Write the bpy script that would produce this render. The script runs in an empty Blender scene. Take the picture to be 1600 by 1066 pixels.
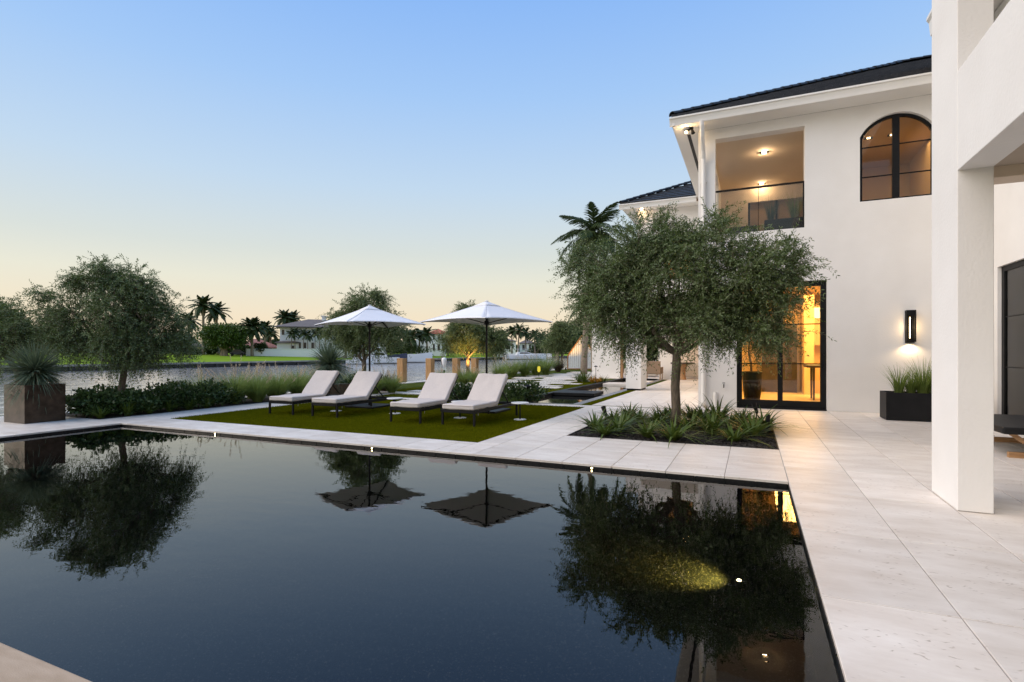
import bpy, bmesh, math, random
import numpy as np
from mathutils import Vector, Matrix, Euler

# ------------------------------------------------------------------ camera, sky, sun
S = bpy.context.scene
COL = S.collection
R = math.radians
F, H, HY = 834.0, 1.35, 551.0                 # focal length in px of a 1600 px picture, eye height, horizon row
YAW = math.atan(374 / 834.0)
SA, CA = math.sin(YAW), math.cos(YAW)

cam_d = bpy.data.cameras.new('camera')
cam = bpy.data.objects.new('camera', cam_d)
COL.objects.link(cam)
cam.location = (0, 0, H)
cam.rotation_euler = (R(90), 0, YAW)
cam_d.sensor_width = 36
cam_d.lens = 36 * F / 1600
cam_d.shift_y = (HY - 533) / 1600
cam_d.clip_end = 5000
cam_d.clip_start = 0.05
S.camera = cam

SUN_EL, SUN_AZ = R(16), math.atan2(-0.86, -0.52)      # azimuth vector points from the scene to the glow: left and behind
world = bpy.data.worlds.new('World')
S.world = world
world.use_nodes = True
wn, wl = world.node_tree.nodes, world.node_tree.links
wn.clear()
wo = wn.new('ShaderNodeOutputWorld')
bg = wn.new('ShaderNodeBackground')
sky = wn.new('ShaderNodeTexSky')
sky.sky_type = 'NISHITA'
sky.sun_disc = False
sky.sun_elevation = SUN_EL
sky.sun_rotation = SUN_AZ
sky.air_density, sky.dust_density, sky.ozone_density = 1.0, 1.5, 1.5
tc = wn.new('ShaderNodeTexCoord')
sep = wn.new('ShaderNodeSeparateXYZ')
ramp = wn.new('ShaderNodeValToRGB')
mixw = wn.new('ShaderNodeMix'); mixw.data_type = 'RGBA'
wl.new(tc.outputs['Generated'], sep.inputs[0])
wl.new(sep.outputs['Z'], ramp.inputs[0])
el = ramp.color_ramp.elements
stops = [(0.0, (9.5, 7.5, 5.2)), (0.06, (9.5, 8.1, 6.0)), (0.125, (8.6, 8.4, 7.0)), (0.178, (7.3, 7.8, 7.4)),
         (0.288, (5.7, 7.3, 9.0)), (0.43, (3.9, 6.15, 9.7)), (0.55, (2.8, 5.15, 9.7)), (1.0, (2.4, 4.6, 9.0))]
while len(el) < len(stops):
    el.new(0.5)
for e, (p, c) in zip(el, stops):
    e.position = p
    e.color = (c[0], c[1], c[2], 1)
wl.new(sky.outputs[0], mixw.inputs[6])
wl.new(ramp.outputs[0], mixw.inputs[7])
mixw.inputs[0].default_value = 0.94
wl.new(mixw.outputs[2], bg.inputs[0])
bg.inputs[1].default_value = 0.1
wl.new(bg.outputs[0], wo.inputs[0])

sun_d = bpy.data.lights.new('sun', 'SUN')
sun_d.energy = 3.3
sun_d.angle = R(70)
sun_d.color = (1.0, 0.86, 0.72)
sun = bpy.data.objects.new('sun', sun_d)
COL.objects.link(sun)
sv = Vector((math.cos(R(40)) * -0.85, math.cos(R(40)) * -0.53, math.sin(R(40))))
sun.rotation_euler = sv.to_track_quat('Z', 'Y').to_euler()

S.view_settings.view_transform = 'Standard'
S.view_settings.look = 'None'
S.view_settings.exposure = 0.0
S.view_settings.gamma = 1.0
S.view_settings.use_curve_mapping = False
S.render.engine = 'CYCLES'
S.cycles.use_denoising = True
S.cycles.max_bounces = 8
S.cycles.transparent_max_bounces = 12
S.cycles.sample_clamp_indirect = 6.0


# ------------------------------------------------------------------ helpers
def at(px, d):
    """ground position at distance d (along the view axis) under picture column px"""
    l = (px - 800) / F * d
    return l * CA - d * SA, l * SA + d * CA


def zed(py, d):
    return H + (HY - py) * d / F


def face_cam(px):
    return YAW - math.atan((px - 800) / F)


class MB:
    def __init__(self):
        self.v, self.f = [], []

    def add(self, v, f):
        o = len(self.v)
        self.v += [tuple(p) for p in v]
        self.f += [tuple(i + o for i in q) for q in f]
        return self

    def box(self, x0, x1, y0, y1, z0, z1):
        v = [(x, y, z) for z in (z0, z1) for y in (y0, y1) for x in (x0, x1)]
        return self.add(v, [(0, 2, 3, 1), (4, 5, 7, 6), (0, 1, 5, 4), (2, 6, 7, 3), (0, 4, 6, 2), (1, 3, 7, 5)])

    def rbox(self, x0, x1, y0, y1, z0, z1, r=0.02, seg=2, m=None):
        bm = bmesh.new()
        bmesh.ops.create_cube(bm, size=1)
        for p in bm.verts:
            p.co = Vector((x0 + (p.co.x + .5) * (x1 - x0), y0 + (p.co.y + .5) * (y1 - y0), z0 + (p.co.z + .5) * (z1 - z0)))
        bmesh.ops.bevel(bm, geom=bm.edges[:], offset=r, segments=seg, profile=0.5, affect='EDGES')
        bm.verts.index_update()
        vs = [(m @ p.co) if m else p.co.copy() for p in bm.verts]
        fs = [[q.index for q in f.verts] for f in bm.faces]
        bm.free()
        return self.add(vs, fs)

    def chamfer(self, x0, x1, y0, y1, z0, z1, b):
        v = [(x0, y0, z0), (x1, y0, z0), (x1, y1, z0), (x0, y1, z0), (x0, y0, z1 - b), (x1, y0, z1 - b), (x1, y1, z1 - b), (x0, y1, z1 - b),
             (x0 + b, y0 + b, z1), (x1 - b, y0 + b, z1), (x1 - b, y1 - b, z1), (x0 + b, y1 - b, z1)]
        f = [(8, 9, 10, 11)]
        for a in range(4):
            b2 = (a + 1) % 4
            f += [(a, b2, b2 + 4, a + 4), (a + 4, b2 + 4, b2 + 8, a + 8)]
        return self.add(v, f)

    def tube(self, pts, rad, n=8, cap=True):
        pts = [Vector(p) for p in pts]
        if not hasattr(rad, '__len__'):
            rad = [rad] * len(pts)
        o = len(self.v)
        ref = None
        for i, p in enumerate(pts):
            t = (pts[min(i + 1, len(pts) - 1)] - pts[max(i - 1, 0)]).normalized()
            if ref is None:
                ref = t.cross(Vector((0, 0, 1)) if abs(t.z) < .9 else Vector((1, 0, 0))).normalized()
            ref = (ref - t * ref.dot(t)).normalized()
            b = t.cross(ref)
            for k in range(n):
                a = 2 * math.pi * k / n
                self.v.append(tuple(p + (ref * math.cos(a) + b * math.sin(a)) * rad[i]))
        for i in range(len(pts) - 1):
            for k in range(n):
                k2 = (k + 1) % n
                self.f.append((o + i * n + k, o + i * n + k2, o + (i + 1) * n + k2, o + (i + 1) * n + k))
        if cap:
            self.f.append(tuple(o + k for k in reversed(range(n))))
            self.f.append(tuple(o + (len(pts) - 1) * n + k for k in range(n)))
        return self

    def bar(self, a, b, w, h=None):
        """rectangular bar between two points"""
        h = h or w
        a, b = Vector(a), Vector(b)
        t = (b - a).normalized()
        u = t.cross(Vector((0, 0, 1)) if abs(t.z) < .95 else Vector((0, 1, 0))).normalized()
        w2 = u.cross(t)
        v = []
        for p in (a, b):
            for su, sw in ((-1, -1), (1, -1), (1, 1), (-1, 1)):
                v.append(p + u * su * w / 2 + w2 * sw * h / 2)
        return self.add(v, [(3, 2, 1, 0), (4, 5, 6, 7), (0, 1, 5, 4), (1, 2, 6, 5), (2, 3, 7, 6), (3, 0, 4, 7)])

    def prism(self, poly, axis, lo, hi):
        """extrude a 2-D polygon along axis 0/1/2"""
        def mk(p, h):
            q = list(p)
            q.insert(axis, h)
            return q
        n = len(poly)
        v = [mk(p, lo) for p in poly] + [mk(p, hi) for p in poly]
        f = [tuple(range(n - 1, -1, -1)), tuple(range(n, 2 * n))]
        f += [(i, (i + 1) % n, n + (i + 1) % n, n + i) for i in range(n)]
        return self.add(v, f)

    def lathe(self, prof, n=24, cx=0, cy=0):
        o = len(self.v)
        for r, z in prof:
            for k in range(n):
                a = 2 * math.pi * k / n
                self.v.append((cx + r * math.cos(a), cy + r * math.sin(a), z))
        for i in range(len(prof) - 1):
            for k in range(n):
                k2 = (k + 1) % n
                self.f.append((o + i * n + k, o + i * n + k2, o + (i + 1) * n + k2, o + (i + 1) * n + k))
        self.f.append(tuple(o + k for k in reversed(range(n))))
        self.f.append(tuple(o + (len(prof) - 1) * n + k for k in range(n)))
        return self

    def build(self, name, mat, parent=None, local=False, smooth=False):
        me = bpy.data.meshes.new(name)
        off = Vector((0, 0, 0))
        q = parent
        while q is not None and not local:
            off += q.location
            q = q.parent
        me.from_pydata([(x - off.x, y - off.y, z - off.z) for x, y, z in self.v], [], self.f)
        bm = bmesh.new(); bm.from_mesh(me)
        bmesh.ops.recalc_face_normals(bm, faces=bm.faces[:])
        bm.to_mesh(me); bm.free()
        return link(name, me, mat, parent, smooth)


def _build_up(self, name, mat):
    me = bpy.data.meshes.new(name)
    me.from_pydata(self.v, [], self.f)
    return link(name, me, mat)


MB.build_up = _build_up


def link(name, me, mat, parent=None, smooth=False):
    me.materials.append(mat)
    if smooth:
        me.polygons.foreach_set('use_smooth', [True] * len(me.polygons))
    o = bpy.data.objects.new(name, me)
    COL.objects.link(o)
    o.parent = parent
    return o


def npmesh(name, v, quads, mat, parent=None, local=True, smooth=False):
    """fast mesh out of numpy arrays, all quads"""
    v = np.asarray(v, dtype=np.float32)
    if parent is not None and not local:
        off = Vector((0, 0, 0)); q = parent
        while q is not None:
            off += q.location; q = q.parent
        v = v - np.array(off, dtype=np.float32)
    quads = np.asarray(quads, dtype=np.int32)
    me = bpy.data.meshes.new(name)
    me.vertices.add(len(v)); me.vertices.foreach_set('co', v.ravel())
    me.loops.add(quads.size); me.loops.foreach_set('vertex_index', quads.ravel())
    me.polygons.add(len(quads))
    me.polygons.foreach_set('loop_start', np.arange(0, quads.size, 4, dtype=np.int32))
    me.update(calc_edges=True)
    return link(name, me, mat, parent, smooth)


def tag(o, label=None, cat=None, group=None, kind=None):
    if label: o['label'] = label
    if cat: o['category'] = cat
    if group: o['group'] = group
    if kind: o['kind'] = kind
    return o


def thing(name, label, cat, loc=(0, 0, 0), group=None, rz=0):
    o = bpy.data.objects.new(name, None)
    o.empty_display_size = .2
    COL.objects.link(o)
    o.location = loc
    o.rotation_euler = (0, 0, rz)
    return tag(o, label, cat, group)


def copy_tree(o, parent=None):
    c = o.copy()
    COL.objects.link(c)
    c.parent = parent
    for ch in [q for q in bpy.data.objects if q.parent == o]:
        copy_tree(ch, c)
    return c


def struct(name, label=None, cat=None):
    o = bpy.data.objects.new(name, None)
    COL.objects.link(o)
    o['kind'] = 'structure'
    if label: o['label'] = label
    if cat: o['category'] = cat
    return o


# ------------------------------------------------------------------ materials
MATS = {}


def mat(name, col, rough=.6, metal=0., col2=None, scale=3., detail=4., bump=0., bscale=60., bdist=.01, rand=0., spec=.5,
        emit=None, estr=0., stretch=None, coord='Object', pos=(.35, .65), trans=0.):
    if name in MATS: return MATS[name]
    m = bpy.data.materials.new(name)
    m.use_nodes = True
    n, l = m.node_tree.nodes, m.node_tree.links
    p = n['Principled BSDF']
    p.inputs['Base Color'].default_value = (*col, 1)
    p.inputs['Roughness'].default_value = rough
    p.inputs['Metallic'].default_value = metal
    p.inputs['Specular IOR Level'].default_value = spec
    if trans:
        p.inputs['Transmission Weight'].default_value = trans
    t = n.new('ShaderNodeTexCoord')
    src = t.outputs[coord]
    if coord == 'World':
        pass
    mp = n.new('ShaderNodeMapping')
    l.new(src, mp.inputs[0])
    if stretch: mp.inputs['Scale'].default_value = stretch
    out = None
    if col2 is not None:
        no = n.new('ShaderNodeTexNoise')
        no.inputs['Scale'].default_value = scale
        no.inputs['Detail'].default_value = detail
        l.new(mp.outputs[0], no.inputs['Vector'])
        r = n.new('ShaderNodeValToRGB')
        r.color_ramp.elements[0].position = pos[0]; r.color_ramp.elements[1].position = pos[1]
        r.color_ramp.elements[0].color = (*col, 1); r.color_ramp.elements[1].color = (*col2, 1)
        l.new(no.outputs[0], r.inputs[0])
        out = r.outputs[0]
    if rand:
        oi = n.new('ShaderNodeObjectInfo')
        mr = n.new('ShaderNodeMapRange')
        mr.inputs[3].default_value = 1 - rand; mr.inputs[4].default_value = 1 + rand
        l.new(oi.outputs['Random'], mr.inputs[0])
        hs = n.new('ShaderNodeHueSaturation')
        if out: l.new(out, hs.inputs['Color'])
        else: hs.inputs['Color'].default_value = (*col, 1)
        l.new(mr.outputs[0], hs.inputs['Value'])
        out = hs.outputs[0]
    if out: l.new(out, p.inputs['Base Color'])
    if bump:
        nb = n.new('ShaderNodeTexNoise')
        nb.inputs['Scale'].default_value = bscale
        nb.inputs['Detail'].default_value = 5
        l.new(mp.outputs[0], nb.inputs['Vector'])
        b = n.new('ShaderNodeBump')
        b.inputs['Strength'].default_value = bump
        b.inputs['Distance'].default_value = bdist
        l.new(nb.outputs[0], b.inputs['Height'])
        l.new(b.outputs[0], p.inputs['Normal'])
    if emit:
        p.inputs['Emission Color'].default_value = (*emit, 1)
        p.inputs['Emission Strength'].default_value = estr
    MATS[name] = m
    return m


def leaf_mat(name, c1, c2, back, scale=2.5, rough=.5, transl=.25, spec=.3):
    """leaf colour varies from clump to clump; the underside has its own colour; a little light passes through"""
    m = bpy.data.materials.new(name); m.use_nodes = True
    n, l = m.node_tree.nodes, m.node_tree.links
    p = n['Principled BSDF']
    p.inputs['Roughness'].default_value = rough
    p.inputs['Specular IOR Level'].default_value = spec
    t = n.new('ShaderNodeTexCoord')
    no = n.new('ShaderNodeTexNoise'); no.inputs['Scale'].default_value = scale; no.inputs['Detail'].default_value = 6
    no.inputs['Roughness'].default_value = .7
    l.new(t.outputs['Object'], no.inputs['Vector'])
    r = n.new('ShaderNodeValToRGB')
    r.color_ramp.elements[0].position = .36; r.color_ramp.elements[1].position = .64
    r.color_ramp.elements[0].color = (*c1, 1); r.color_ramp.elements[1].color = (*c2, 1)
    l.new(no.outputs[0], r.inputs[0])
    ge = n.new('ShaderNodeNewGeometry')
    mx = n.new('ShaderNodeMix'); mx.data_type = 'RGBA'
    mx.inputs[7].default_value = (*back, 1)
    l.new(r.outputs[0], mx.inputs[6])
    l.new(ge.outputs['Backfacing'], mx.inputs[0])
    l.new(mx.outputs[2], p.inputs['Base Color'])
    tr = n.new('ShaderNodeBsdfTranslucent')
    l.new(mx.outputs[2], tr.inputs[0])
    ms = n.new('ShaderNodeMixShader'); ms.inputs[0].default_value = transl
    l.new(p.outputs[0], ms.inputs[1]); l.new(tr.outputs[0], ms.inputs[2])
    l.new(ms.outputs[0], n['Material Output'].inputs[0])
    return m


def glass_mat(name, tint=(1, 1, 1), ior=1.5):
    m = bpy.data.materials.new(name); m.use_nodes = True
    n, l = m.node_tree.nodes, m.node_tree.links
    n.remove(n['Principled BSDF'])
    tr = n.new('ShaderNodeBsdfTransparent'); tr.inputs[0].default_value = (*tint, 1)
    gl = n.new('ShaderNodeBsdfGlossy'); gl.inputs['Roughness'].default_value = .01
    fr = n.new('ShaderNodeFresnel'); fr.inputs[0].default_value = ior
    mu = n.new('ShaderNodeMath'); mu.operation = 'MULTIPLY'; mu.inputs[1].default_value = 1.0; mu.use_clamp = True
    l.new(fr.outputs[0], mu.inputs[0])
    ms = n.new('ShaderNodeMixShader')
    l.new(mu.outputs[0], ms.inputs[0]); l.new(tr.outputs[0], ms.inputs[1]); l.new(gl.outputs[0], ms.inputs[2])
    l.new(ms.outputs[0], n['Material Output'].inputs[0])
    return m


def emis(name, col, s):
    m = bpy.data.materials.new(name); m.use_nodes = True
    n, l = m.node_tree.nodes, m.node_tree.links
    n.remove(n['Principled BSDF'])
    e = n.new('ShaderNodeEmission'); e.inputs[0].default_value = (*col, 1); e.inputs[1].default_value = s
    l.new(e.outputs[0], n['Material Output'].inputs[0])
    return m


def stone_mat():
    """pale limestone: soft cloudy veins, sparse brown pits and fossil flecks, tone differs slab by slab"""
    m = bpy.data.materials.new('limestone'); m.use_nodes = True
    n, l = m.node_tree.nodes, m.node_tree.links
    p = n['Principled BSDF']
    t = n.new('ShaderNodeTexCoord')
    oi = n.new('ShaderNodeObjectInfo')
    sc = n.new('ShaderNodeVectorMath'); sc.operation = 'SCALE'; sc.inputs[3].default_value = 37.0
    cb = n.new('ShaderNodeCombineXYZ')
    for i in range(3): l.new(oi.outputs['Random'], cb.inputs[i])
    l.new(cb.outputs[0], sc.inputs[0])
    ad = n.new('ShaderNodeVectorMath'); ad.operation = 'ADD'
    l.new(t.outputs['Object'], ad.inputs[0]); l.new(sc.outputs[0], ad.inputs[1])
    mp = n.new('ShaderNodeMapping'); mp.inputs['Scale'].default_value = (1.0, 2.6, 1.0)
    mp.inputs['Rotation'].default_value = (0, 0, .25)
    l.new(ad.outputs[0], mp.inputs[0])
    n1 = n.new('ShaderNodeTexNoise'); n1.inputs['Scale'].default_value = 1.9; n1.inputs['Detail'].default_value = 8; n1.inputs['Roughness'].default_value = .62
    l.new(mp.outputs[0], n1.inputs['Vector'])
    r1 = n.new('ShaderNodeValToRGB')
    r1.color_ramp.elements[0].position = .3; r1.color_ramp.elements[1].position = .7
    r1.color_ramp.elements[0].color = (.62, .545, .47, 1); r1.color_ramp.elements[1].color = (.80, .74, .67, 1)
    l.new(n1.outputs[0], r1.inputs[0])
    # flecks: stretched voronoi cells gated by a second noise
    mp2 = n.new('ShaderNodeMapping'); mp2.inputs['Scale'].default_value = (1.0, 2.8, 1.0); mp2.inputs['Rotation'].default_value = (0, 0, .9)
    n0 = n.new('ShaderNodeTexNoise'); n0.inputs['Scale'].default_value = 9; n0.inputs['Detail'].default_value = 3
    l.new(ad.outputs[0], n0.inputs['Vector'])
    mxv = n.new('ShaderNodeMix'); mxv.data_type = 'VECTOR'; mxv.inputs[0].default_value = .12
    l.new(ad.outputs[0], mxv.inputs[4]); l.new(n0.outputs[1], mxv.inputs[5])
    l.new(mxv.outputs[1], mp2.inputs[0])
    vo = n.new('ShaderNodeTexVoronoi'); vo.inputs['Scale'].default_value = 17; vo.inputs['Randomness'].default_value = 1
    l.new(mp2.outputs[0], vo.inputs['Vector'])
    lt = n.new('ShaderNodeMapRange'); lt.inputs[1].default_value = .07; lt.inputs[2].default_value = .24; lt.inputs[3].default_value = 1; lt.inputs[4].default_value = 0
    l.new(vo.outputs['Distance'], lt.inputs[0])
    n2 = n.new('ShaderNodeTexNoise'); n2.inputs['Scale'].default_value = 3.1; n2.inputs['Detail'].default_value = 2
    l.new(ad.outputs[0], n2.inputs['Vector'])
    g = n.new('ShaderNodeMapRange'); g.inputs[1].default_value = .42; g.inputs[2].default_value = .58
    l.new(n2.outputs[0], g.inputs[0])
    mu = n.new('ShaderNodeMath'); mu.operation = 'MULTIPLY'
    l.new(lt.outputs[0], mu.inputs[0]); l.new(g.outputs[0], mu.inputs[1])
    mu2 = n.new('ShaderNodeMath'); mu2.operation = 'MULTIPLY'; mu2.inputs[1].default_value = .8
    l.new(mu.outputs[0], mu2.inputs[0])
    mx = n.new('ShaderNodeMix'); mx.data_type = 'RGBA'; mx.inputs[7].default_value = (.30, .23, .17, 1)
    l.new(mu2.outputs[0], mx.inputs[0]); l.new(r1.outputs[0], mx.inputs[6])
    mr = n.new('ShaderNodeMapRange'); mr.inputs[3].default_value = .90; mr.inputs[4].default_value = 1.05
    l.new(oi.outputs['Random'], mr.inputs[0])
    hs = n.new('ShaderNodeHueSaturation'); l.new(mr.outputs[0], hs.inputs['Value']); l.new(mx.outputs[2], hs.inputs['Color'])
    l.new(hs.outputs[0], p.inputs['Base Color'])
    p.inputs['Roughness'].default_value = .42
    p.inputs['Specular IOR Level'].default_value = .4
    b = n.new('ShaderNodeBump'); b.inputs['Strength'].default_value = .25; b.inputs['Distance'].default_value = .004; b.invert = True
    l.new(mu.outputs[0], b.inputs['Height']); l.new(b.outputs[0], p.inputs['Normal'])
    return m


def water_mat(name, deep):
    m = bpy.data.materials.new(name); m.use_nodes = True
    n, l = m.node_tree.nodes, m.node_tree.links
    p = n['Principled BSDF']
    p.inputs['IOR'].default_value = 1.333 if deep else 1.42
    t = n.new('ShaderNodeTexCoord')
    mp = n.new('ShaderNodeMapping'); l.new(t.outputs['Object'], mp.inputs[0])
    if deep:                     # canal: opaque, wind-rippled; pale base colour stands in for bright sky reflection
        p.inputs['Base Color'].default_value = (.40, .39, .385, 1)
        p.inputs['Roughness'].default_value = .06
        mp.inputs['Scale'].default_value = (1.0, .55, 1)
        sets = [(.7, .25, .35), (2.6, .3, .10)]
    else:                        # pool: clear and nearly still
        p.inputs['Base Color'].default_value = (.93, .96, 1, 1)
        p.inputs['Transmission Weight'].default_value = 1
        p.inputs['Roughness'].default_value = .0
        mp.inputs['Rotation'].default_value = (0, 0, YAW)
        mp.inputs['Scale'].default_value = (.55, 1.0, 1)
        sets = [(1.3, .05, .10), (5.5, .05, .022)]
    prev = None
    for s, st, di in sets:
        no = n.new('ShaderNodeTexNoise'); no.inputs['Scale'].default_value = s; no.inputs['Detail'].default_value = 3
        l.new(mp.outputs[0], no.inputs['Vector'])
        b = n.new('ShaderNodeBump'); b.inputs['Strength'].default_value = st; b.inputs['Distance'].default_value = di
        if prev: l.new(prev.outputs[0], b.inputs['Normal'])
        h = no.outputs[0]
        if not deep:             # breeze patches: ripples come and go across the pool
            n2 = n.new('ShaderNodeTexNoise'); n2.inputs['Scale'].default_value = .23; n2.inputs['Detail'].default_value = 2
            l.new(t.outputs['Object'], n2.inputs['Vector'])
            g = n.new('ShaderNodeMapRange'); g.inputs[1].default_value = .35; g.inputs[2].default_value = .65; g.inputs[3].default_value = .25
            l.new(n2.outputs[0], g.inputs[0])
            mm = n.new('ShaderNodeMath'); mm.operation = 'MULTIPLY'
            l.new(h, mm.inputs[0]); l.new(g.outputs[0], mm.inputs[1]); h = mm.outputs[0]
        l.new(h, b.inputs['Height'])
        prev = b
    l.new(prev.outputs[0], p.inputs['Normal'])
    return m


STUCCO = mat('stucco', (.81, .785, .75), .88, col2=(.745, .715, .675), scale=1.3, detail=9, bump=.45, bscale=38, bdist=.006, pos=(.25, .75))
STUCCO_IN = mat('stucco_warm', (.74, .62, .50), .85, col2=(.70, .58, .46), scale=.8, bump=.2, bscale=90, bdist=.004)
TRIM = mat('painted_trim', (.80, .77, .72), .45, col2=(.77, .74, .69), scale=1.5)
STONE = stone_mat()
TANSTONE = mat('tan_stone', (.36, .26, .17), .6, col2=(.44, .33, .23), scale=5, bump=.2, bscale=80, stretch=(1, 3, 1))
GROUT = mat('grout', (.46, .405, .35), .95, col2=(.37, .325, .28), scale=20)
ROOF = mat('charcoal_roof_tile', (.010, .0100, .011), .42, spec=.28, col2=(.022, .0215, .023), scale=9, bump=.15, bscale=40, rand=.25)
BLACK = mat('black_metal', (.006, .006, .0065), .5, spec=.2, col2=(.009, .009, .0095), scale=6)
BLACKTILE = mat('black_pool_tile', (.008, .008, .008), .35, spec=.25, col2=(.018, .017, .016), scale=24, bump=.1, bscale=50)
POOLFIN = None
GLASS = glass_mat('window_glass')
RAILGLASS = glass_mat('rail_glass', (.86, .86, .84))
CUSH = mat('taupe_cushion', (.60, .54, .495), .85, col2=(.56, .50, .46), scale=40, bump=.25, bscale=220, bdist=.003)
CANVAS = mat('white_canvas', (.80, .79, .80), .8, col2=(.76, .75, .76), scale=2, bump=.15, bscale=150, bdist=.003)
WHITE = mat('white_powder_coat', (.78, .77, .75), .4, col2=(.74, .73, .71), scale=5)
BRONZE = mat('bronze_planter', (.007, .0055, .005), .32, .0, spec=.4, col2=(.04, .028, .021), scale=7)
DKPLANT = mat('charcoal_planter', (.008, .0082, .009), .55, spec=.2, col2=(.012, .012, .013), scale=5)
WOODP = mat('piling_timber', (.50, .29, .12), .7, col2=(.33, .17, .06), scale=5, stretch=(5, 5, .5), bump=.3, bscale=12)
TEAK = mat('teak', (.42, .24, .11), .6, col2=(.30, .16, .07), scale=6, stretch=(1, 6, 6), bump=.2, bscale=20)
BARK = mat('olive_bark', (.17, .13, .09), .9, col2=(.09, .07, .05), scale=9, stretch=(3, 3, .7), bump=.8, bscale=22, bdist=.02)
PALMBARK = mat('palm_bark', (.30, .24, .18), .9, col2=(.20, .155, .11), scale=5, stretch=(1, 1, 6), bump=.6, bscale=10, bdist=.03)
SOIL = mat('dark_mulch', (.012, .010, .009), .95, col2=(.04, .032, .026), scale=45, bump=1, bscale=55, bdist=.04)
TURFB = mat('turf_base', (.06, .066, .002), .95, spec=.0, col2=(.09, .095, .003), scale=30, bump=.6, bscale=140, bdist=.02)
LAWNM = mat('garden_turf', (.045, .065, .008), .95, spec=.05, col2=(.075, .095, .012), scale=4, bump=.8, bscale=70, bdist=.04)
FARLAWN = mat('far_lawn_grass', (.15, .25, .012), .95, spec=.05, col2=(.20, .30, .02), scale=.25, bump=.6, bscale=3, bdist=.05)
BLADE = leaf_mat('turf_blade', (.098, .106, .003), (.150, .156, .006), (.12, .13, .004), 5, .9, .3, .0)
OLIVE = leaf_mat('olive_leaf', (.034, .062, .014), (.140, .198, .056), (.19, .24, .115), 3.6, .5, .28, .2)
OLIVE2 = leaf_mat('olive_leaf_far', (.044, .074, .018), (.145, .195, .055), (.18, .225, .10), 2.2, .5, .28, .2)
SHRUB = leaf_mat('shrub_leaf', (.016, .036, .010), (.065, .115, .026), (.07, .11, .035), 4, .4, .25)
LILY = leaf_mat('strap_leaf', (.040, .080, .014), (.135, .175, .030), (.085, .13, .025), 5, .45, .3)
YUCCA = leaf_mat('yucca_leaf', (.060, .100, .058), (.15, .19, .115), (.12, .16, .09), 4, .5, .2)
GRASSL = leaf_mat('fountain_grass_leaf', (.12, .185, .035), (.27, .34, .09), (.21, .28, .07), 3, .6, .4)
PLUME = leaf_mat('grass_plume', (.55, .42, .31), (.75, .61, .45), (.65, .52, .38), 5, .8, .35)
PALMF = leaf_mat('palm_frond', (.022, .042, .012), (.070, .100, .030), (.06, .09, .03), 1.2, .5, .2)
FARLEAF = leaf_mat('far_leaf', (.020, .038, .010), (.060, .095, .020), (.05, .08, .02), .5, .5, .2)
FICUSL = leaf_mat('ficus_leaf', (.028, .055, .010), (.085, .140, .022), (.07, .12, .02), .9, .4, .25)
ORANGEL = leaf_mat('croton_leaf', (.45, .20, .02), (.55, .33, .03), (.4, .2, .03), 5, .45, .3)
REDBLADE = leaf_mat('purple_grass_leaf', (.05, .035, .025), (.12, .09, .06), (.10, .08, .05), 3, .6, .25)
LAMPW = emis('warm_lamp', (1, .72, .36), 9)
LAMPW2 = emis('warm_lamp_soft', (1, .66, .26), 3.2)
LAMPY = emis('pool_lamp', (1, .80, .38), 22)


def pool_finish():
    m = bpy.data.materials.new('pebble_pool_finish'); m.use_nodes = True
    n, l = m.node_tree.nodes, m.node_tree.links
    p = n['Principled BSDF']; p.inputs['Roughness'].default_value = .9; p.inputs['Specular IOR Level'].default_value = 0
    t = n.new('ShaderNodeTexCoord')
    vo = n.new('ShaderNodeTexVoronoi'); vo.inputs['Scale'].default_value = 150
    l.new(t.outputs['Object'], vo.inputs['Vector'])
    r = n.new('ShaderNodeValToRGB')
    e = r.color_ramp.elements
    e[0].position = .0; e[0].color = (.0012, .0013, .0015, 1)
    e[1].position = 1; e[1].color = (.045, .043, .036, 1)
    q = e.new(.90); q.color = (.0022, .0023, .0025, 1)
    sp = n.new('ShaderNodeSeparateColor')
    l.new(vo.outputs['Color'], sp.inputs[0]); l.new(sp.outputs[0], r.inputs[0])
    l.new(r.outputs[0], p.inputs['Base Color'])
    return m


BRONZE.node_tree.nodes['Principled BSDF'].inputs['Specular Tint'].default_value = (1, .78, .58, 1)
BRONZE.node_tree.nodes['Principled BSDF'].inputs['IOR'].default_value = 1.55
POOLFIN = pool_finish()
rng = np.random.default_rng(7)
random.seed(7)


def lamp(name, parent, loc, power, col=(1, .7, .38), r=.04, kind='POINT', target=None, spot=None, blend=.5, size=None):
    d = bpy.data.lights.new(name, kind)
    d.energy = power
    d.color = col
    if kind in ('POINT', 'SPOT'): d.shadow_soft_size = r
    if kind == 'AREA':
        d.shape = 'RECTANGLE'; d.size, d.size_y = size
    if kind == 'SPOT':
        d.spot_size = R(spot); d.spot_blend = blend
    o = bpy.data.objects.new(name, d)
    COL.objects.link(o)
    off = Vector((0, 0, 0)); q = parent
    while q is not None:
        off += q.location; q = q.parent
    o.parent = parent
    o.location = Vector(loc) - off
    if target is not None:
        o.rotation_euler = (Vector(target) - Vector(loc)).to_track_quat('-Z', 'Y').to_euler()
    return o
# ------------------------------------------------------------------ ground, canal, pool, paving
POOL = (-11.02, 0.354, 1.26, 6.27)            # x0 x1 y0 y1
SEA = -14.4                                   # near sea wall
FARX = -75.0                                  # far sea wall
WZ = -0.9                                     # canal level


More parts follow.
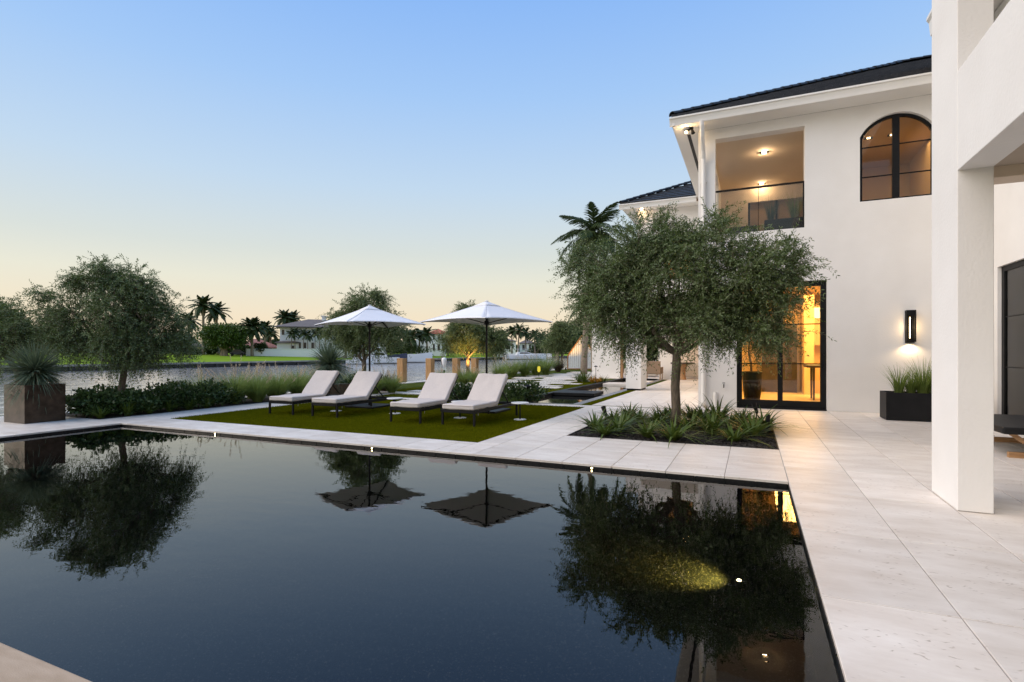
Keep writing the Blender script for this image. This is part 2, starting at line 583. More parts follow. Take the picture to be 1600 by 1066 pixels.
def sheet_with_holes(name, xs, ys, holes, z, m, parent=None, depth=None):
    """flat sheet cut on a grid, cells whose centre lies in a hole are left out"""
    b = MB()
    for i in range(len(xs) - 1):
        for j in range(len(ys) - 1):
            cx, cy = (xs[i] + xs[i + 1]) / 2, (ys[j] + ys[j + 1]) / 2
            if any(h[0] < cx < h[1] and h[2] < cy < h[3] for h in holes): continue
            b.add([(xs[i], ys[j], z), (xs[i + 1], ys[j], z), (xs[i + 1], ys[j + 1], z), (xs[i], ys[j + 1], z)], [(0, 1, 2, 3)])
    return b.build(name, m, parent)


RPOOL = (-6.1, -4.07, 13.45, 27.6)
g = sheet_with_holes('garden_ground', [SEA + .3, POOL[0], RPOOL[0], RPOOL[1], POOL[1], 900], [-60, POOL[2], POOL[3], RPOOL[2], RPOOL[3], 900],
                     [POOL, RPOOL], -.03, LAWNM)
tag(g, 'green garden ground around the pool and house', None, None, 'structure')
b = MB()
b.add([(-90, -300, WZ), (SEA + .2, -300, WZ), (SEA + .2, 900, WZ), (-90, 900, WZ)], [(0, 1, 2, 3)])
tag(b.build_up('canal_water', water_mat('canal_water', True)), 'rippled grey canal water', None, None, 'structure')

# far bank: lawn that rises from the sea wall and runs on to the horizon
b = MB()
prof = [(-75.4, -.14), (-85, .15), (-96, .55), (-106, .82), (-140, .9), (-900, 1.0)]
ysx = [-300, -60, 0, 30, 60, 90, 120, 160, 220, 320, 900]
for i in range(len(prof) - 1):
    for j in range(len(ysx) - 1):
        (x0, z0), (x1, z1) = prof[i], prof[i + 1]
        b.add([(x0, ysx[j], z0), (x0, ysx[j + 1], z0), (x1, ysx[j + 1], z1), (x1, ysx[j], z1)], [(0, 1, 2, 3)])
tag(b.build('far_bank_ground', FARLAWN), 'bright green lawn on the far bank of the canal', None, None, 'structure')

# far sea wall: concrete cap on a dark face, and near one
CONC = mat('sea_wall_concrete', (.36, .34, .31), .85, col2=(.24, .23, .21), scale=.6, bump=.3, bscale=8)
DARKWALL = mat('dark_sea_wall', (.018, .017, .015), .9, col2=(.05, .045, .04), scale=.5, bump=.6, bscale=4)
t = thing('sea_wall', 'concrete capped sea wall with dark face along the far canal bank', 'sea wall', (FARX, 60, WZ))
MB().box(FARX - .3, FARX + .02, -200, 600, WZ - .5, -.34).build('wall_face', DARKWALL, t)
MB().box(FARX - .5, FARX + .15, -200, 600, -.34, -.10).build('cap', CONC, t)
b = MB()
for i in range(120):
    y = -40 + i * 3.2
    b.box(FARX + .02, FARX + .35, y, y + .3, WZ - .5, -.36)
b.build('fender_piles', DARKWALL, t)['kind'] = 'stuff'
t = thing('sea_wall', 'pale capped sea wall edging the garden beside the canal', 'sea wall', (SEA, 20, WZ))
MB().box(SEA, SEA + .3, -60, 400, WZ - .6, -.08).build('wall_face', CONC, t)
MB().box(SEA - .08, SEA + .42, -60, 400, -.08, -.005).build('cap', STONE, t)

# ---- pool
x0, x1, y0, y1 = POOL
PD = -1.35
b = MB()
b.add([(x0, y0, PD), (x1, y0, PD), (x1, y1, PD), (x0, y1, PD)], [(0, 1, 2, 3)])
basin = b.build('pool_basin', POOLFIN)
tag(basin, 'dark pebble finished swimming pool basin', None, None, 'structure')
b = MB()
for (a0, a1, c0, c1) in ((x0 - .2, x0, y0 - .2, y1 + .2), (x1, x1 + .2, y0 - .2, y1 + .2), (x0, x1, y0 - .2, y0), (x0, x1, y1, y1 + .2)):
    b.box(a0, a1, c0, c1, PD - .1, -.19)
b.build('pool_wall', POOLFIN, basin)
# waterline tiles, one by one on the two sides in view
tiles = []
protoY = MB().box(0, .296, 0, .02, -.185, -.026).build('waterline_tile', BLACKTILE, basin, local=True)
k = 0
n = int((x1 - x0) / .3)
w = (x1 - x0) / n
for i in range(n):
    o = protoY if i == 0 else protoY.copy()
    if i: COL.objects.link(o)
    o.location = (x0 + i * w, y1 - .004, 0)
protoX = MB().box(-.016, .004, 0, .296, -.185, -.026).build('waterline_tile', BLACKTILE, basin, local=True)
n = int((y1 - y0) / .3)
w = (y1 - y0) / n
for i in range(n):
    o = protoX if i == 0 else protoX.copy()
    if i: COL.objects.link(o)
    o.location = (x1 + .012, y0 + i * w, 0)
    o2 = protoX.copy(); COL.objects.link(o2); o2.location = (x0 - .0, y0 + i * w, 0)
# backing behind the tiles
for nm, q in (('tile_backing', (x0 - .2, x1 + .2, y1 + .016, y1 + .2)), ('tile_backing', (x1 + .017, x1 + .2, y0 - .2, y1 + .015)),
              ('tile_backing', (x0 - .2, x0 - .017, y0 - .2, y1 + .015)), ('tile_backing', (x0 - .015, x1 + .015, y0 - .2, y0))):
    MB().box(*q, -.19, -.03).build(nm, BLACKTILE, basin)
b = MB()
b.add([(x0 - .01, y0 - .01, -.058), (x1 + .01, y0 - .01, -.058), (x1 + .01, y1 + .01, -.058), (x0 - .01, y1 + .01, -.058)], [(0, 1, 2, 3)])
tag(b.build_up('pool_water', water_mat('pool_water', False)), 'still dark water of the swimming pool', None, None, 'structure')


# ---- limestone paving: each slab its own piece on a sunk mortar bed
SLABM = {}
SW, SL = .623, 1.24


def slab(parent, X0, X1, Y0, Y1, z=0., th=.03, m=None, name='paving_slab'):
    gp = .0035
    key = (round(X1 - X0, 2), round(Y1 - Y0, 2), th, (m or STONE).name)
    if key not in SLABM:
        o = MB().chamfer(0, X1 - X0 - 2 * gp, 0, Y1 - Y0 - 2 * gp, -th, 0, .0025).build(name, m or STONE, parent, local=True)
        SLABM[key] = o
    else:
        o = SLABM[key].copy()
        o.parent = parent
        COL.objects.link(o)
    o.location = (X0 + gp, Y0 + gp, z + random.uniform(-.0006, .0006))
    return o


def pave(parent, X0, X1, Y0, Y1, ox=.354, oy=3.41, sw=SW, sl=SL, stag=0.):
    xs = [X0] + [v for v in (ox + sw * i for i in range(-40, 60)) if X0 + .06 < v < X1 - .06] + [X1]
    for i in range(len(xs) - 1):
        col = round((xs[i] - ox) / sw)
        off = oy + (stag * (col % 2))
        ys = [Y0] + [v for v in (off + sl * j for j in range(-30, 60)) if Y0 + .06 < v < Y1 - .06] + [Y1]
        for j in range(len(ys) - 1):
            slab(parent, xs[i], xs[i + 1], ys[j], ys[j + 1])
    MB().add([(X0, Y0, -.0075), (X1, Y0, -.0075), (X1, Y1, -.0075), (X0, Y1, -.0075)], [(0, 1, 2, 3)]).build('mortar_bed', GROUT, parent)


BED = (-2.75, .354, 8.28, 11.25)
LAWN = (-10.85, -3.75, 7.1, 12.75)
deck = struct('pool_deck', 'pale limestone pool deck')
pave(deck, x1, 6.4, -.6, 14.195)
pave(deck, LAWN[1], x1, y1, BED[2])
pave(deck, LAWN[1], BED[0], BED[2], BED[3])
pave(deck, LAWN[1], x1, BED[3], 13.25)
pave(deck, -12.0, LAWN[1], y1, LAWN[2])
path = struct('garden_path', 'pale limestone path beside the canal planting')
pave(path, -12.0, LAWN[0], LAWN[2], 15.2)
pave(path, LAWN[0], LAWN[1], LAWN[3], 13.25)
pave(path, -13.95, x0, -.6, 6.27)
pave(path, -13.95, -12.0, 6.27, 6.42)
terr = struct('terrace_paving', 'limestone terrace between reflecting pond and house')
pave(terr, -3.75, -1.22, 13.36, 21.3)
pave(terr, -1.22, x1, 13.36, 14.195)
pave(terr, -3.75, 2.5, 21.3, 34)
pave(terr, -7.9, -3.75, 27.65, 34)
# near edge of the pool: tan stone ledge with a rounded lip
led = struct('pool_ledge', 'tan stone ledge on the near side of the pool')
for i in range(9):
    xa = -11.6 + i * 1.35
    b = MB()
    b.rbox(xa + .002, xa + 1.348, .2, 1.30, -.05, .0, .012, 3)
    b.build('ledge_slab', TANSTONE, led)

# drain slot full of turf between deck and terrace
tag(MB().box(-6.0, x1, 13.255, 13.355, -.03, -.002).build('turf_strip', LAWNM), 'narrow dark turf strip across the paving', None, None, 'structure')
# lounging lawn: base sheet and blades
tag(MB().box(*LAWN, -.03, -.006).build('lawn', TURFB), 'turf lawn under the loungers', None, None, 'structure')


def blades(name, X0, X1, Y0, Y1, n, h, w, m, z=0., lab=None):
    p = np.stack([rng.uniform(X0, X1, n), rng.uniform(Y0, Y1, n), np.full(n, z)], 1)
    a = rng.uniform(0, 2 * np.pi, n)
    hh = h * rng.uniform(.6, 1.15, n)
    dx = np.stack([np.cos(a), np.sin(a), np.zeros(n)], 1) * (w * .5)
    lean = np.stack([rng.normal(0, .35, n) * hh, rng.normal(0, .35, n) * hh, hh], 1)
    v = np.stack([p - dx, p + dx, p + lean * 1.0 + dx * .15, p + lean * 1.0 - dx * .15], 1).reshape(-1, 3)
    q = np.arange(n * 4).reshape(-1, 4)
    o = npmesh(name, v, q, m)
    return tag(o, lab, None, None, 'stuff')


blades('grass', LAWN[0], LAWN[1], LAWN[2], LAWN[3], 170000, .028, .007, BLADE, -.006, 'short green turf blades of the lounging lawn')
blades('grass', -12.0, -6.2, 13.4, 26, 60000, .035, .012, BLADE, -.03, 'short grass between the garden stepping slabs')
blades('grass', -4.05, -3.76, 13.4, 21.3, 12000, .03, .008, BLADE, -.02, 'thin strip of grass beside the reflecting pond')

# stepping slabs set in the turf beyond the lawn
step = struct('stepping_slabs', 'white stepping slabs set in turf')
yy = 14.6
row = 0
while yy < 36:
    dep = .62
    xx = -11.9 + random.uniform(0, 1.2)
    if yy < 16.8: lim = -8.6
    else: lim = -6.7
    while xx < lim - .6:
        ln = random.uniform(1.0, 2.6)
        e = min(xx + ln, lim)
        slab(step, round(xx, 2), round(e, 2), round(yy, 2), round(yy + dep, 2), .0)
        xx = e + random.choice([.3, .6, 1.2])
    yy += dep + .30
    row += 1

# ---- reflecting pond
rx0, rx1, ry0, ry1 = RPOOL
pond = thing('reflecting_pond', 'long dark edged reflecting pond beside the terrace', 'pond', ((rx0 + rx1) / 2, ry0, -.3))
MB().box(rx0, rx1, ry0, ry1, -.36, -.30).build('pond_floor', BLACKTILE, pond)
MB().box(rx0 - .02, rx0 + .16, ry0, ry1, -.3, .035).build('rim', BLACK, pond)
GREYRIM = mat('grey_granite_rim', (.16, .16, .165), .4, col2=(.22, .22, .22), scale=30)
MB().box(rx1 - .24, rx1 + .02, ry0, ry1, -.3, -.01).build('rim', GREYRIM, pond)
MB().box(rx0 + .16, rx1 - .24, ry0, ry0 + .08, -.3, -.008).build('rim', GREYRIM, pond)
MB().box(rx0 + .16, rx1 - .24, ry1 - .15, ry1, -.3, .03).build('rim', BLACK, pond)
b = MB(); b.add([(rx0 + .1, ry0 + .04, -.06), (rx1 - .1, ry0 + .04, -.06), (rx1 - .1, ry1 - .05, -.06), (rx0 + .1, ry1 - .05, -.06)], [(0, 1, 2, 3)])
tag(b.build_up('pond_water', mat('pond_water', (.008, .009, .009), .02, bump=.04, bscale=3, bdist=.02)), 'dark mirror water of the reflecting pond', None, None, 'structure')
tag(MB().rbox(-5.95, -4.55, 16.5, 17.7, -.05, .05, .01, 1).build('stepping_slab', BLACK), 'black slab floating across the reflecting pond', 'slab')
for i, (ya, lab) in enumerate(((22.6, 'pale stepping stone in the pond, nearer the black slab'), (24.6, 'pale stepping stone in the pond behind the other pale one'))):
    tag(MB().rbox(-5.85 + .7 * i, -4.5 + .3 * i, ya, ya + 1.1, -.1, .02, .01, 1).build('stepping_stone', STONE), lab, 'stepping stone', 'pale stones in the pond')

# ---- tree bed
t = struct('planting_bed', 'dark mulch bed cut into the deck')
bed_ground = MB()
nx, ny = 40, 36
pts, fs = [], []
for j in range(ny + 1):
    for i in range(nx + 1):
        e = min(i, nx - i, j, ny - j)
        zz = -.024 + (0.008 * min(1, e / 4)) + (random.uniform(-.004, .022) if e else 0)
        pts.append((BED[0] + (BED[1] - BED[0]) * i / nx, BED[2] + (BED[3] - BED[2]) * j / ny, zz))
for j in range(ny):
    for i in range(nx):
        a = j * (nx + 1) + i
        fs.append((a, a + 1, a + nx + 2, a + nx + 1))
bed_ground.add(pts, fs).build('mulch', SOIL, t)
ed = MB()
ed.box(BED[0], BED[0] + .012, BED[2], BED[3], -.08, -.004); ed.box(BED[1] - .012, BED[1], BED[2], BED[3], -.08, -.004)
ed.box(BED[0] + .012, BED[1] - .012, BED[2], BED[2] + .012, -.08, -.004); ed.box(BED[0] + .012, BED[1] - .012, BED[3] - .012, BED[3], -.08, -.004)
ed.build('steel_edging', BLACK, t)
n = 5000
p = np.stack([rng.uniform(BED[0] + .03, BED[1] - .03, n), rng.uniform(BED[2] + .03, BED[3] - .03, n), rng.uniform(-.018, .012, n)], 1)
u = rng.normal(0, 1, (n, 3)) * [1, 1, .35]; u /= np.linalg.norm(u, axis=1)[:, None]
wv = np.cross(u, rng.normal(0, 1, (n, 3))); wv /= np.linalg.norm(wv, axis=1)[:, None]
L = rng.uniform(.012, .03, n)[:, None]; Wd = rng.uniform(.005, .011, n)[:, None]
v = np.stack([p - u * L - wv * Wd, p + u * L - wv * Wd, p + u * L + wv * Wd, p - u * L + wv * Wd], 1).reshape(-1, 3)
npmesh('mulch_chips', v, np.arange(n * 4).reshape(-1, 4), SOIL, t)['kind'] = 'stuff'
# canal side planting beds
tag(MB().box(-13.95, -12.0, 6.42, 15.2, -.03, .0).build('planting_bed', SOIL), 'dark soil bed along the canal', None, None, 'structure')
# ------------------------------------------------------------------ the house
def wall_grid(x0, x1, z0, z1, y0, y1, holes, axis=1):
    """wall slab between y0 and y1 with rectangular holes; one skin, reveals included. axis=1: in the XZ plane, axis=0: in the YZ plane"""
    xs = sorted({x0, x1, *[h[0] for h in holes], *[h[1] for h in holes]})
    zs = sorted({z0, z1, *[h[2] for h in holes], *[h[3] for h in holes]})
    def solid(i, j):
        if i < 0 or j < 0 or i >= len(xs) - 1 or j >= len(zs) - 1: return False
        cx, cz = (xs[i] + xs[i + 1]) / 2, (zs[j] + zs[j + 1]) / 2
        return not any(h[0] < cx < h[1] and h[2] < cz < h[3] for h in holes)
    b = MB()
    def P(x, y, z): return (x, y, z) if axis == 1 else (y, x, z)
    for i in range(len(xs) - 1):
        for j in range(len(zs) - 1):
            if not solid(i, j): continue
            a, c, d, e = xs[i], xs[i + 1], zs[j], zs[j + 1]
            b.add([P(a, y0, d), P(c, y0, d), P(c, y0, e), P(a, y0, e)], [(0, 1, 2, 3)])
            b.add([P(a, y1, d), P(c, y1, d), P(c, y1, e), P(a, y1, e)], [(3, 2, 1, 0)])
            if not solid(i - 1, j): b.add([P(a, y0, d), P(a, y1, d), P(a, y1, e), P(a, y0, e)], [(3, 2, 1, 0)])
            if not solid(i + 1, j): b.add([P(c, y0, d), P(c, y1, d), P(c, y1, e), P(c, y0, e)], [(0, 1, 2, 3)])
            if not solid(i, j - 1): b.add([P(a, y0, d), P(c, y0, d), P(c, y1, d), P(a, y1, d)], [(3, 2, 1, 0)])
            if not solid(i, j + 1): b.add([P(a, y0, e), P(c, y0, e), P(c, y1, e), P(a, y1, e)], [(0, 1, 2, 3)])
    return b


WY = 14.2
DOOR = (-.33, 1.59, 0.0, 3.03)
BALC = (-.82, 1.14, 4.28, 6.66)
WIN = (2.235, 3.625, 4.75, 6.65)
house = thing('house', 'white stucco two storey house with charcoal tile roof behind the olive tree', 'house', (2, WY, 0))
wall_grid(-1.22, 9.0, 0, 6.92, WY, WY + .3, [DOOR, BALC, WIN]).build('front_wall', STUCCO, house)
# arch spandrels inside the window's square hole
ctr, hw, spring, rise = (WIN[0] + WIN[1]) / 2, (WIN[1] - WIN[0]) / 2, 6.20, 6.65 - 6.20
RADI = (hw * hw + rise * rise) / (2 * rise)


def archz(x, r=0.0):
    return spring + rise - RADI + math.sqrt(max(0, (RADI - r) ** 2 - (x - ctr) ** 2))


for sgn in (-1, 1):
    poly = [(ctr + sgn * hw * k / 14, archz(ctr + sgn * hw * k / 14)) for k in range(15)] + [(ctr + sgn * hw, WIN[3]), (ctr, WIN[3])]
    poly = poly[1:-1]
    MB().prism(poly, 1, WY, WY + .3).build('window_arch', STUCCO, house)
# other outer walls
wall_grid(WY + .3, 25.0, 0, 6.92, -1.22, -.92, [(15.3, 17.5, 4.9, 6.5)], axis=0).build('side_wall', STUCCO, house)
MB().box(-.92, 9.0, 24.7, 25.0, 0, 6.92).build('rear_wall', STUCCO, house)
MB().box(8.7, 9.0, WY + .3, 24.7, 0, 6.92).build('side_wall', STUCCO, house)
# soffit and stepped gutter
MB().box(-1.72, 9.5, 13.66, WY - .001, 6.922, 6.95).build('soffit', TRIM, house)
MB().box(-1.72, -1.221, WY, 25.5, 6.922, 6.95).build('soffit', TRIM, house)
gut = MB()
gut.prism([(13.66, 6.925), (13.66, 7.12), (13.54, 7.12), (13.54, 7.085), (13.57, 7.07), (13.60, 6.99), (13.615, 6.925)], 0, -1.84, 9.5)
gut.build('gutter', TRIM, house)
gut = MB()
gut.prism([(-1.72, 6.925), (-1.72, 7.118), (-1.838, 7.118), (-1.838, 7.085), (-1.81, 7.07), (-1.78, 6.99), (-1.765, 6.925)], 1, 13.60, 25.5)
gut.build('gutter', TRIM, house)
MB().box(-1.50, -1.42, 14.3, 21, 6.915, 6.9225).build('soffit_vent', BLACK, house)
# downspout
dx = -1.09
sp = MB().tube([(dx, 13.60, 6.93), (dx, 13.62, 6.84), (dx, 13.74, 6.62), (dx, 14.00, 6.36), (dx, 14.10, 6.18), (dx, 14.12, 5.9), (dx, 14.12, 3.0), (dx, 14.12, .03)], .052, 14)
for z in (5.6, 3.6, 1.3): sp.box(dx - .07, dx + .07, 14.12, WY - .001, z, z + .03)
sp.build('downspout', TRIM, house, smooth=False)

# roof: courses of flat tiles, hip caps one by one
PITCH = .487


def roof_courses(parent, corner, xmax, nrun, z0, label='tile_courses', flip=1):
    """front slope of a hip roof that starts at the eave corner (x,y) and climbs in +y"""
    cx, cy = corner
    b = MB()
    run = .30
    k = 0
    while k * run < nrun:
        t0, t1 = k * run, k * run + run + .05
        xa = cx + t0 + .06
        x = xa
        odd = (k % 2) * .165
        x = cx + math.floor(t0 / .33) * .33 + odd
        while x < xmax:
            a0, a1 = max(x + .003, cx + t0), min(x + .327, xmax)
            if a1 - a0 > .04:
                lift = .052 + random.uniform(-.006, .006)
                ya, yb = cy + t0, cy + t1
                za, zb = z0 + t0 * PITCH, z0 + t1 * PITCH
                b.add([(a0, ya, za), (a1, ya, za), (a1, ya, za + lift), (a0, ya, za + lift), (a0, yb, zb + .012), (a1, yb, zb + .012)],
                      [(0, 1, 2, 3), (3, 2, 5, 4), (0, 3, 4), (1, 5, 2)])
            x += .33
        k += 1
    return b.build(label, ROOF, parent)


EC = (-1.80, 13.56)
RUN = 5.9
roof = MB()
# closed roof body below the tiles
xr = 9.6
zt = 7.13
roof.add([(EC[0], EC[1], zt), (xr, EC[1], zt), (xr, EC[1] + 2 * RUN, zt), (EC[0], EC[1] + 2 * RUN, zt),
          (EC[0] + RUN, EC[1] + RUN, zt + RUN * PITCH), (xr, EC[1] + RUN, zt + RUN * PITCH)],
         [(0, 1, 5, 4), (1, 2, 5), (2, 3, 4, 5), (3, 0, 4), (3, 2, 1, 0)])
roofo = roof.build('roof', ROOF, house)
tcs = roof_courses(roofo, EC, 6.0, RUN, zt + .004, 'tile_courses')
tcs['kind'] = 'stuff'


def hip_caps(parent, a, b, ln=.36, r=.115):
    a, b = Vector(a), Vector(b)
    n = int((b - a).length / (ln * .86))
    d = (b - a).normalized()
    q = d.to_track_quat('X', 'Z')
    m = MB()
    vs, fs = [], []
    seg = 8
    for i, (xx, rr) in enumerate(((0, r), (ln, r * .80))):
        for k in range(seg + 1):
            an = math.pi * k / seg
            vs.append((xx, rr * math.cos(an), rr * .75 * math.sin(an)))
    for i, (xx, rr) in enumerate(((0, r - .02), (ln, r * .8 - .02))):
        for k in range(seg + 1):
            an = math.pi * k / seg
            vs.append((xx, rr * math.cos(an), rr * .75 * math.sin(an)))
    s1 = seg + 1
    for k in range(seg):
        fs += [(k, k + 1, s1 + k + 1, s1 + k), (2 * s1 + k, 3 * s1 + k, 3 * s1 + k + 1, 2 * s1 + k + 1), (k, 2 * s1 + k, 2 * s1 + k + 1, k + 1)]
    m.add(vs, fs)
    proto = m.build('hip_tile', ROOF, parent, local=True)
    off = Vector((0, 0, 0)); pq = parent
    while pq is not None: off += pq.location; pq = pq.parent
    for i in range(n):
        o = proto if i == 0 else proto.copy()
        if i: COL.objects.link(o)
        p = a + (b - a) * (i / n) + Vector((0, 0, .035 + random.uniform(-.004, .004)))
        o.location = p - off
        o.rotation_mode = 'QUATERNION'
        o.rotation_quaternion = q
    return proto


hip_caps(roofo, (EC[0] + .02, EC[1] + .02, zt + .02), (EC[0] + RUN, EC[1] + RUN, zt + RUN * PITCH + .03))
hip_caps(roofo, (EC[0] + RUN - .1, EC[1] + RUN, zt + RUN * PITCH + .03), (6.6, EC[1] + RUN, zt + RUN * PITCH + .03))

# ---- rooms behind the openings
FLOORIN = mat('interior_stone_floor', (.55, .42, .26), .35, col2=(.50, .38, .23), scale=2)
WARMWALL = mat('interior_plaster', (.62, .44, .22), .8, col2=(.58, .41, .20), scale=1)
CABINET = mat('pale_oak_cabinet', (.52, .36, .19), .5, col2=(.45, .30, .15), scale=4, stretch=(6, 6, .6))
DARKWOOD = mat('espresso_wood', (.03, .022, .017), .4, col2=(.045, .033, .025), scale=6)
room = MB()
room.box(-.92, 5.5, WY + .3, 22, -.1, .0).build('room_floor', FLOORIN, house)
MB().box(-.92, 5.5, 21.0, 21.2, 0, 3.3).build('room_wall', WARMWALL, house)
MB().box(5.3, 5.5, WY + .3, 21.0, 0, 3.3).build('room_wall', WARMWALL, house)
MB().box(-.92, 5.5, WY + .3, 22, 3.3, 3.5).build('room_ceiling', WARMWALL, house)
# balcony: floor, walls, ceiling
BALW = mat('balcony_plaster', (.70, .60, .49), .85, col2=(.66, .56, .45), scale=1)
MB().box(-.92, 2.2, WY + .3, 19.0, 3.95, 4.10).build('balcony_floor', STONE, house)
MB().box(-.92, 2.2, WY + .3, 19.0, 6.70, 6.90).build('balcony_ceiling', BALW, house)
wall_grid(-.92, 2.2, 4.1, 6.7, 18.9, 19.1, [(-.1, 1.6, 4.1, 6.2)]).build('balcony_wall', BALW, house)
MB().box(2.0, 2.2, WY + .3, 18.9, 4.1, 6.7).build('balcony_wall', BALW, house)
sd = MB().box(-.1, 1.6, 19.02, 19.05, 4.1, 6.2).build('balcony_door', mat('balcony_door_panel', (.28, .19, .12), .5, col2=(.22, .15, .09), scale=3), house)
fr = MB()
for xa in (-.1, .70, 1.54): fr.box(xa, xa + .06, 18.97, 19.019, 4.1, 6.2)
fr.build('door_frame', BLACK, sd)
# room behind the arched window
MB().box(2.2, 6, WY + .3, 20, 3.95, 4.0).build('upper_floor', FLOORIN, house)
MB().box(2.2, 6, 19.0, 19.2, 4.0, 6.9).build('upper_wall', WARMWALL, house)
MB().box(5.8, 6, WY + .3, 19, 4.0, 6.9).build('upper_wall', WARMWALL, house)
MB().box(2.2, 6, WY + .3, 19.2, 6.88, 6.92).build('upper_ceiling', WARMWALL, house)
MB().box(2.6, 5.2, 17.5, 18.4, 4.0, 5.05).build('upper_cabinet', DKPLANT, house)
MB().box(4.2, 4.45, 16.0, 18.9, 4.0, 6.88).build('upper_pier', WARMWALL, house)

# ---- sliding glass door
door = MB()
y0d, y1d = WY + .10, WY + .20
fr = MB()
fr.box(DOOR[0] + .002, DOOR[0] + .12, y0d, y1d, .03, 3.028); fr.box(DOOR[1] - .12, DOOR[1] - .002, y0d, y1d, .03, 3.028)
fr.box(DOOR[0] + .12, DOOR[1] - .12, y0d, y1d, 2.91, 3.028); fr.box(DOOR[0] + .12, DOOR[1] - .12, y0d, y1d, .03, .20)
dr = fr.build('door', BLACK, house)
MB().box(.575, .685, y0d - .005, y1d + .005, .20, 2.91).build('mullion', BLACK, dr)
MB().box(DOOR[0] + .12, .575, y0d + .03, y1d - .03, 1.07, 1.095).build('muntin', BLACK, dr)
MB().box(.685, DOOR[1] - .12, y0d + .03, y1d - .03, 1.07, 1.095).build('muntin', BLACK, dr)
MB().box(DOOR[0] + .12, .575, y0d + .03, y1d - .03, 2.01, 2.035).build('muntin', BLACK, dr)
MB().box(.685, DOOR[1] - .12, y0d + .03, y1d - .03, 2.01, 2.035).build('muntin', BLACK, dr)
MB().box(DOOR[0] + .001, DOOR[1] - .001, WY + .02, y1d, .0, .03).build('threshold', BLACK, dr)
for xa, xb in ((DOOR[0] + .12, .575), (.685, DOOR[1] - .12)):
    for za, zb in ((.20, 1.07), (1.095, 2.01), (2.035, 2.91)):
        MB().box(xa, xb, WY + .145, WY + .151, za, zb).build('pane', GLASS, dr)
hd = MB().tube([(DOOR[1] - .05, y0d - .002, 1.0), (DOOR[1] - .05, y0d - .06, 1.02), (DOOR[1] - .05, y0d - .06, 1.28), (DOOR[1] - .05, y0d - .002, 1.3)], .011, 8)
hd.build('handle', BLACK, dr)

# ---- arched window
yw0, yw1 = WY + .10, WY + .17
fr = MB()
N = 24
outer = [(WIN[0] + .001, WIN[2] + .001)] + [(ctr - (hw - .001) + 2 * (hw - .001) * k / N, archz(ctr - (hw - .001) + 2 * (hw - .001) * k / N) - .001) for k in range(N + 1)] + [(WIN[1] - .001, WIN[2] + .001)]
fwid = .06
inner = [(WIN[0] + fwid, WIN[2] + .05)] + [(ctr - (hw - fwid) + 2 * (hw - fwid) * k / N, archz(ctr - (hw - fwid) + 2 * (hw - fwid) * k / N, fwid)) for k in range(N + 1)] + [(WIN[1] - fwid, WIN[2] + .05)]
vs = [(x, yw0, z) for x, z in outer] + [(x, yw0, z) for x, z in inner] + [(x, yw1, z) for x, z in outer] + [(x, yw1, z) for x, z in inner]
n = len(outer)
fs = []
for k in range(n):
    k2 = (k + 1) % n
    fs += [(k, k2, n + k2, n + k), (2 * n + k, 3 * n + k, 3 * n + k2, 2 * n + k2), (n + k, n + k2, 3 * n + k2, 3 * n + k), (k, 2 * n + k, 2 * n + k2, k2)]
win = MB().add(vs, fs).build('arched_window', BLACK, house)
MB().box(ctr - .065, ctr + .065, yw0 - .004, yw1 + .004, WIN[2] + .05, archz(ctr, fwid) + .002).build('mullion', BLACK, win)
for za in (5.31, 5.98):
    for xa, xb in ((WIN[0] + fwid, ctr - .065), (ctr + .065, WIN[1] - fwid)):
        MB().box(xa, xb, yw0 + .02, yw1 - .02, za, za + .022).build('muntin', BLACK, win)
for sgn in (-1, 1):
    xa, xb = ctr + sgn * .065, ctr + sgn * (hw - fwid)
    MB().prism([(xa, WIN[2] + .05), (xb, WIN[2] + .05)] + [(xb + (xa - xb) * k / 10, archz(xb + (xa - xb) * k / 10, fwid)) for k in range(11)], 1, WY + .133, WY + .139).build('pane', GLASS, win)

# ---- glass balcony rail
rail = MB().box(BALC[0] + .001, BALC[1] - .001, WY + .10, WY + .14, 5.36, 5.40).build('balcony_rail', BLACK, house)
MB().box(BALC[0] + .03, .145, WY + .114, WY + .126, 4.30, 5.355).build('pane', RAILGLASS, rail)
MB().box(.165, BALC[1] - .03, WY + .114, WY + .126, 4.30, 5.355).build('pane', RAILGLASS, rail)
MB().box(.148, .162, WY + .10, WY + .14, 4.282, 5.36).build('post', BLACK, rail)
MB().box(BALC[1] - .03, BALC[1] - .001, WY + .10, WY + .14, 4.282, 5.36).build('post', BLACK, rail)
MB().box(BALC[0] + .001, BALC[1] - .031, WY + .105, WY + .135, 4.281, 4.299).build('shoe', BLACK, rail)

# ---- rear wing of the house
wing = thing('house_wing', 'white rear wing with charcoal hip roof above the open terrace', 'house wing', (-2.5, 21.3, 0))
wall_grid(-4.1, -1.23, 3.3, 6.92, 21.3, 21.55, [(-3.0, -2.0, 4.2, 5.9)]).build('front_wall', STUCCO, wing)
MB().box(-4.1, -3.85, 21.55, 31, 3.3, 6.92).build('side_wall', STUCCO, wing)
MB().box(-4.1, 2.5, 21.56, 34, 3.05, 3.29).build('terrace_ceiling', BALW, wing)
MB().box(-4.6, -1.25, 20.8, 21.299, 6.922, 6.95).build('soffit', TRIM, wing)
MB().box(-4.6, -4.101, 21.3, 31, 6.922, 6.95).build('soffit', TRIM, wing)
MB().prism([(20.8, 6.925), (20.8, 7.12), (20.68, 7.12), (20.68, 7.085), (20.72, 7.07), (20.75, 6.99), (20.76, 6.925)], 0, -4.72, -1.85).build('gutter', TRIM, wing)
wr = MB()
WC = (-4.68, 20.7)
WRUN = 4.4
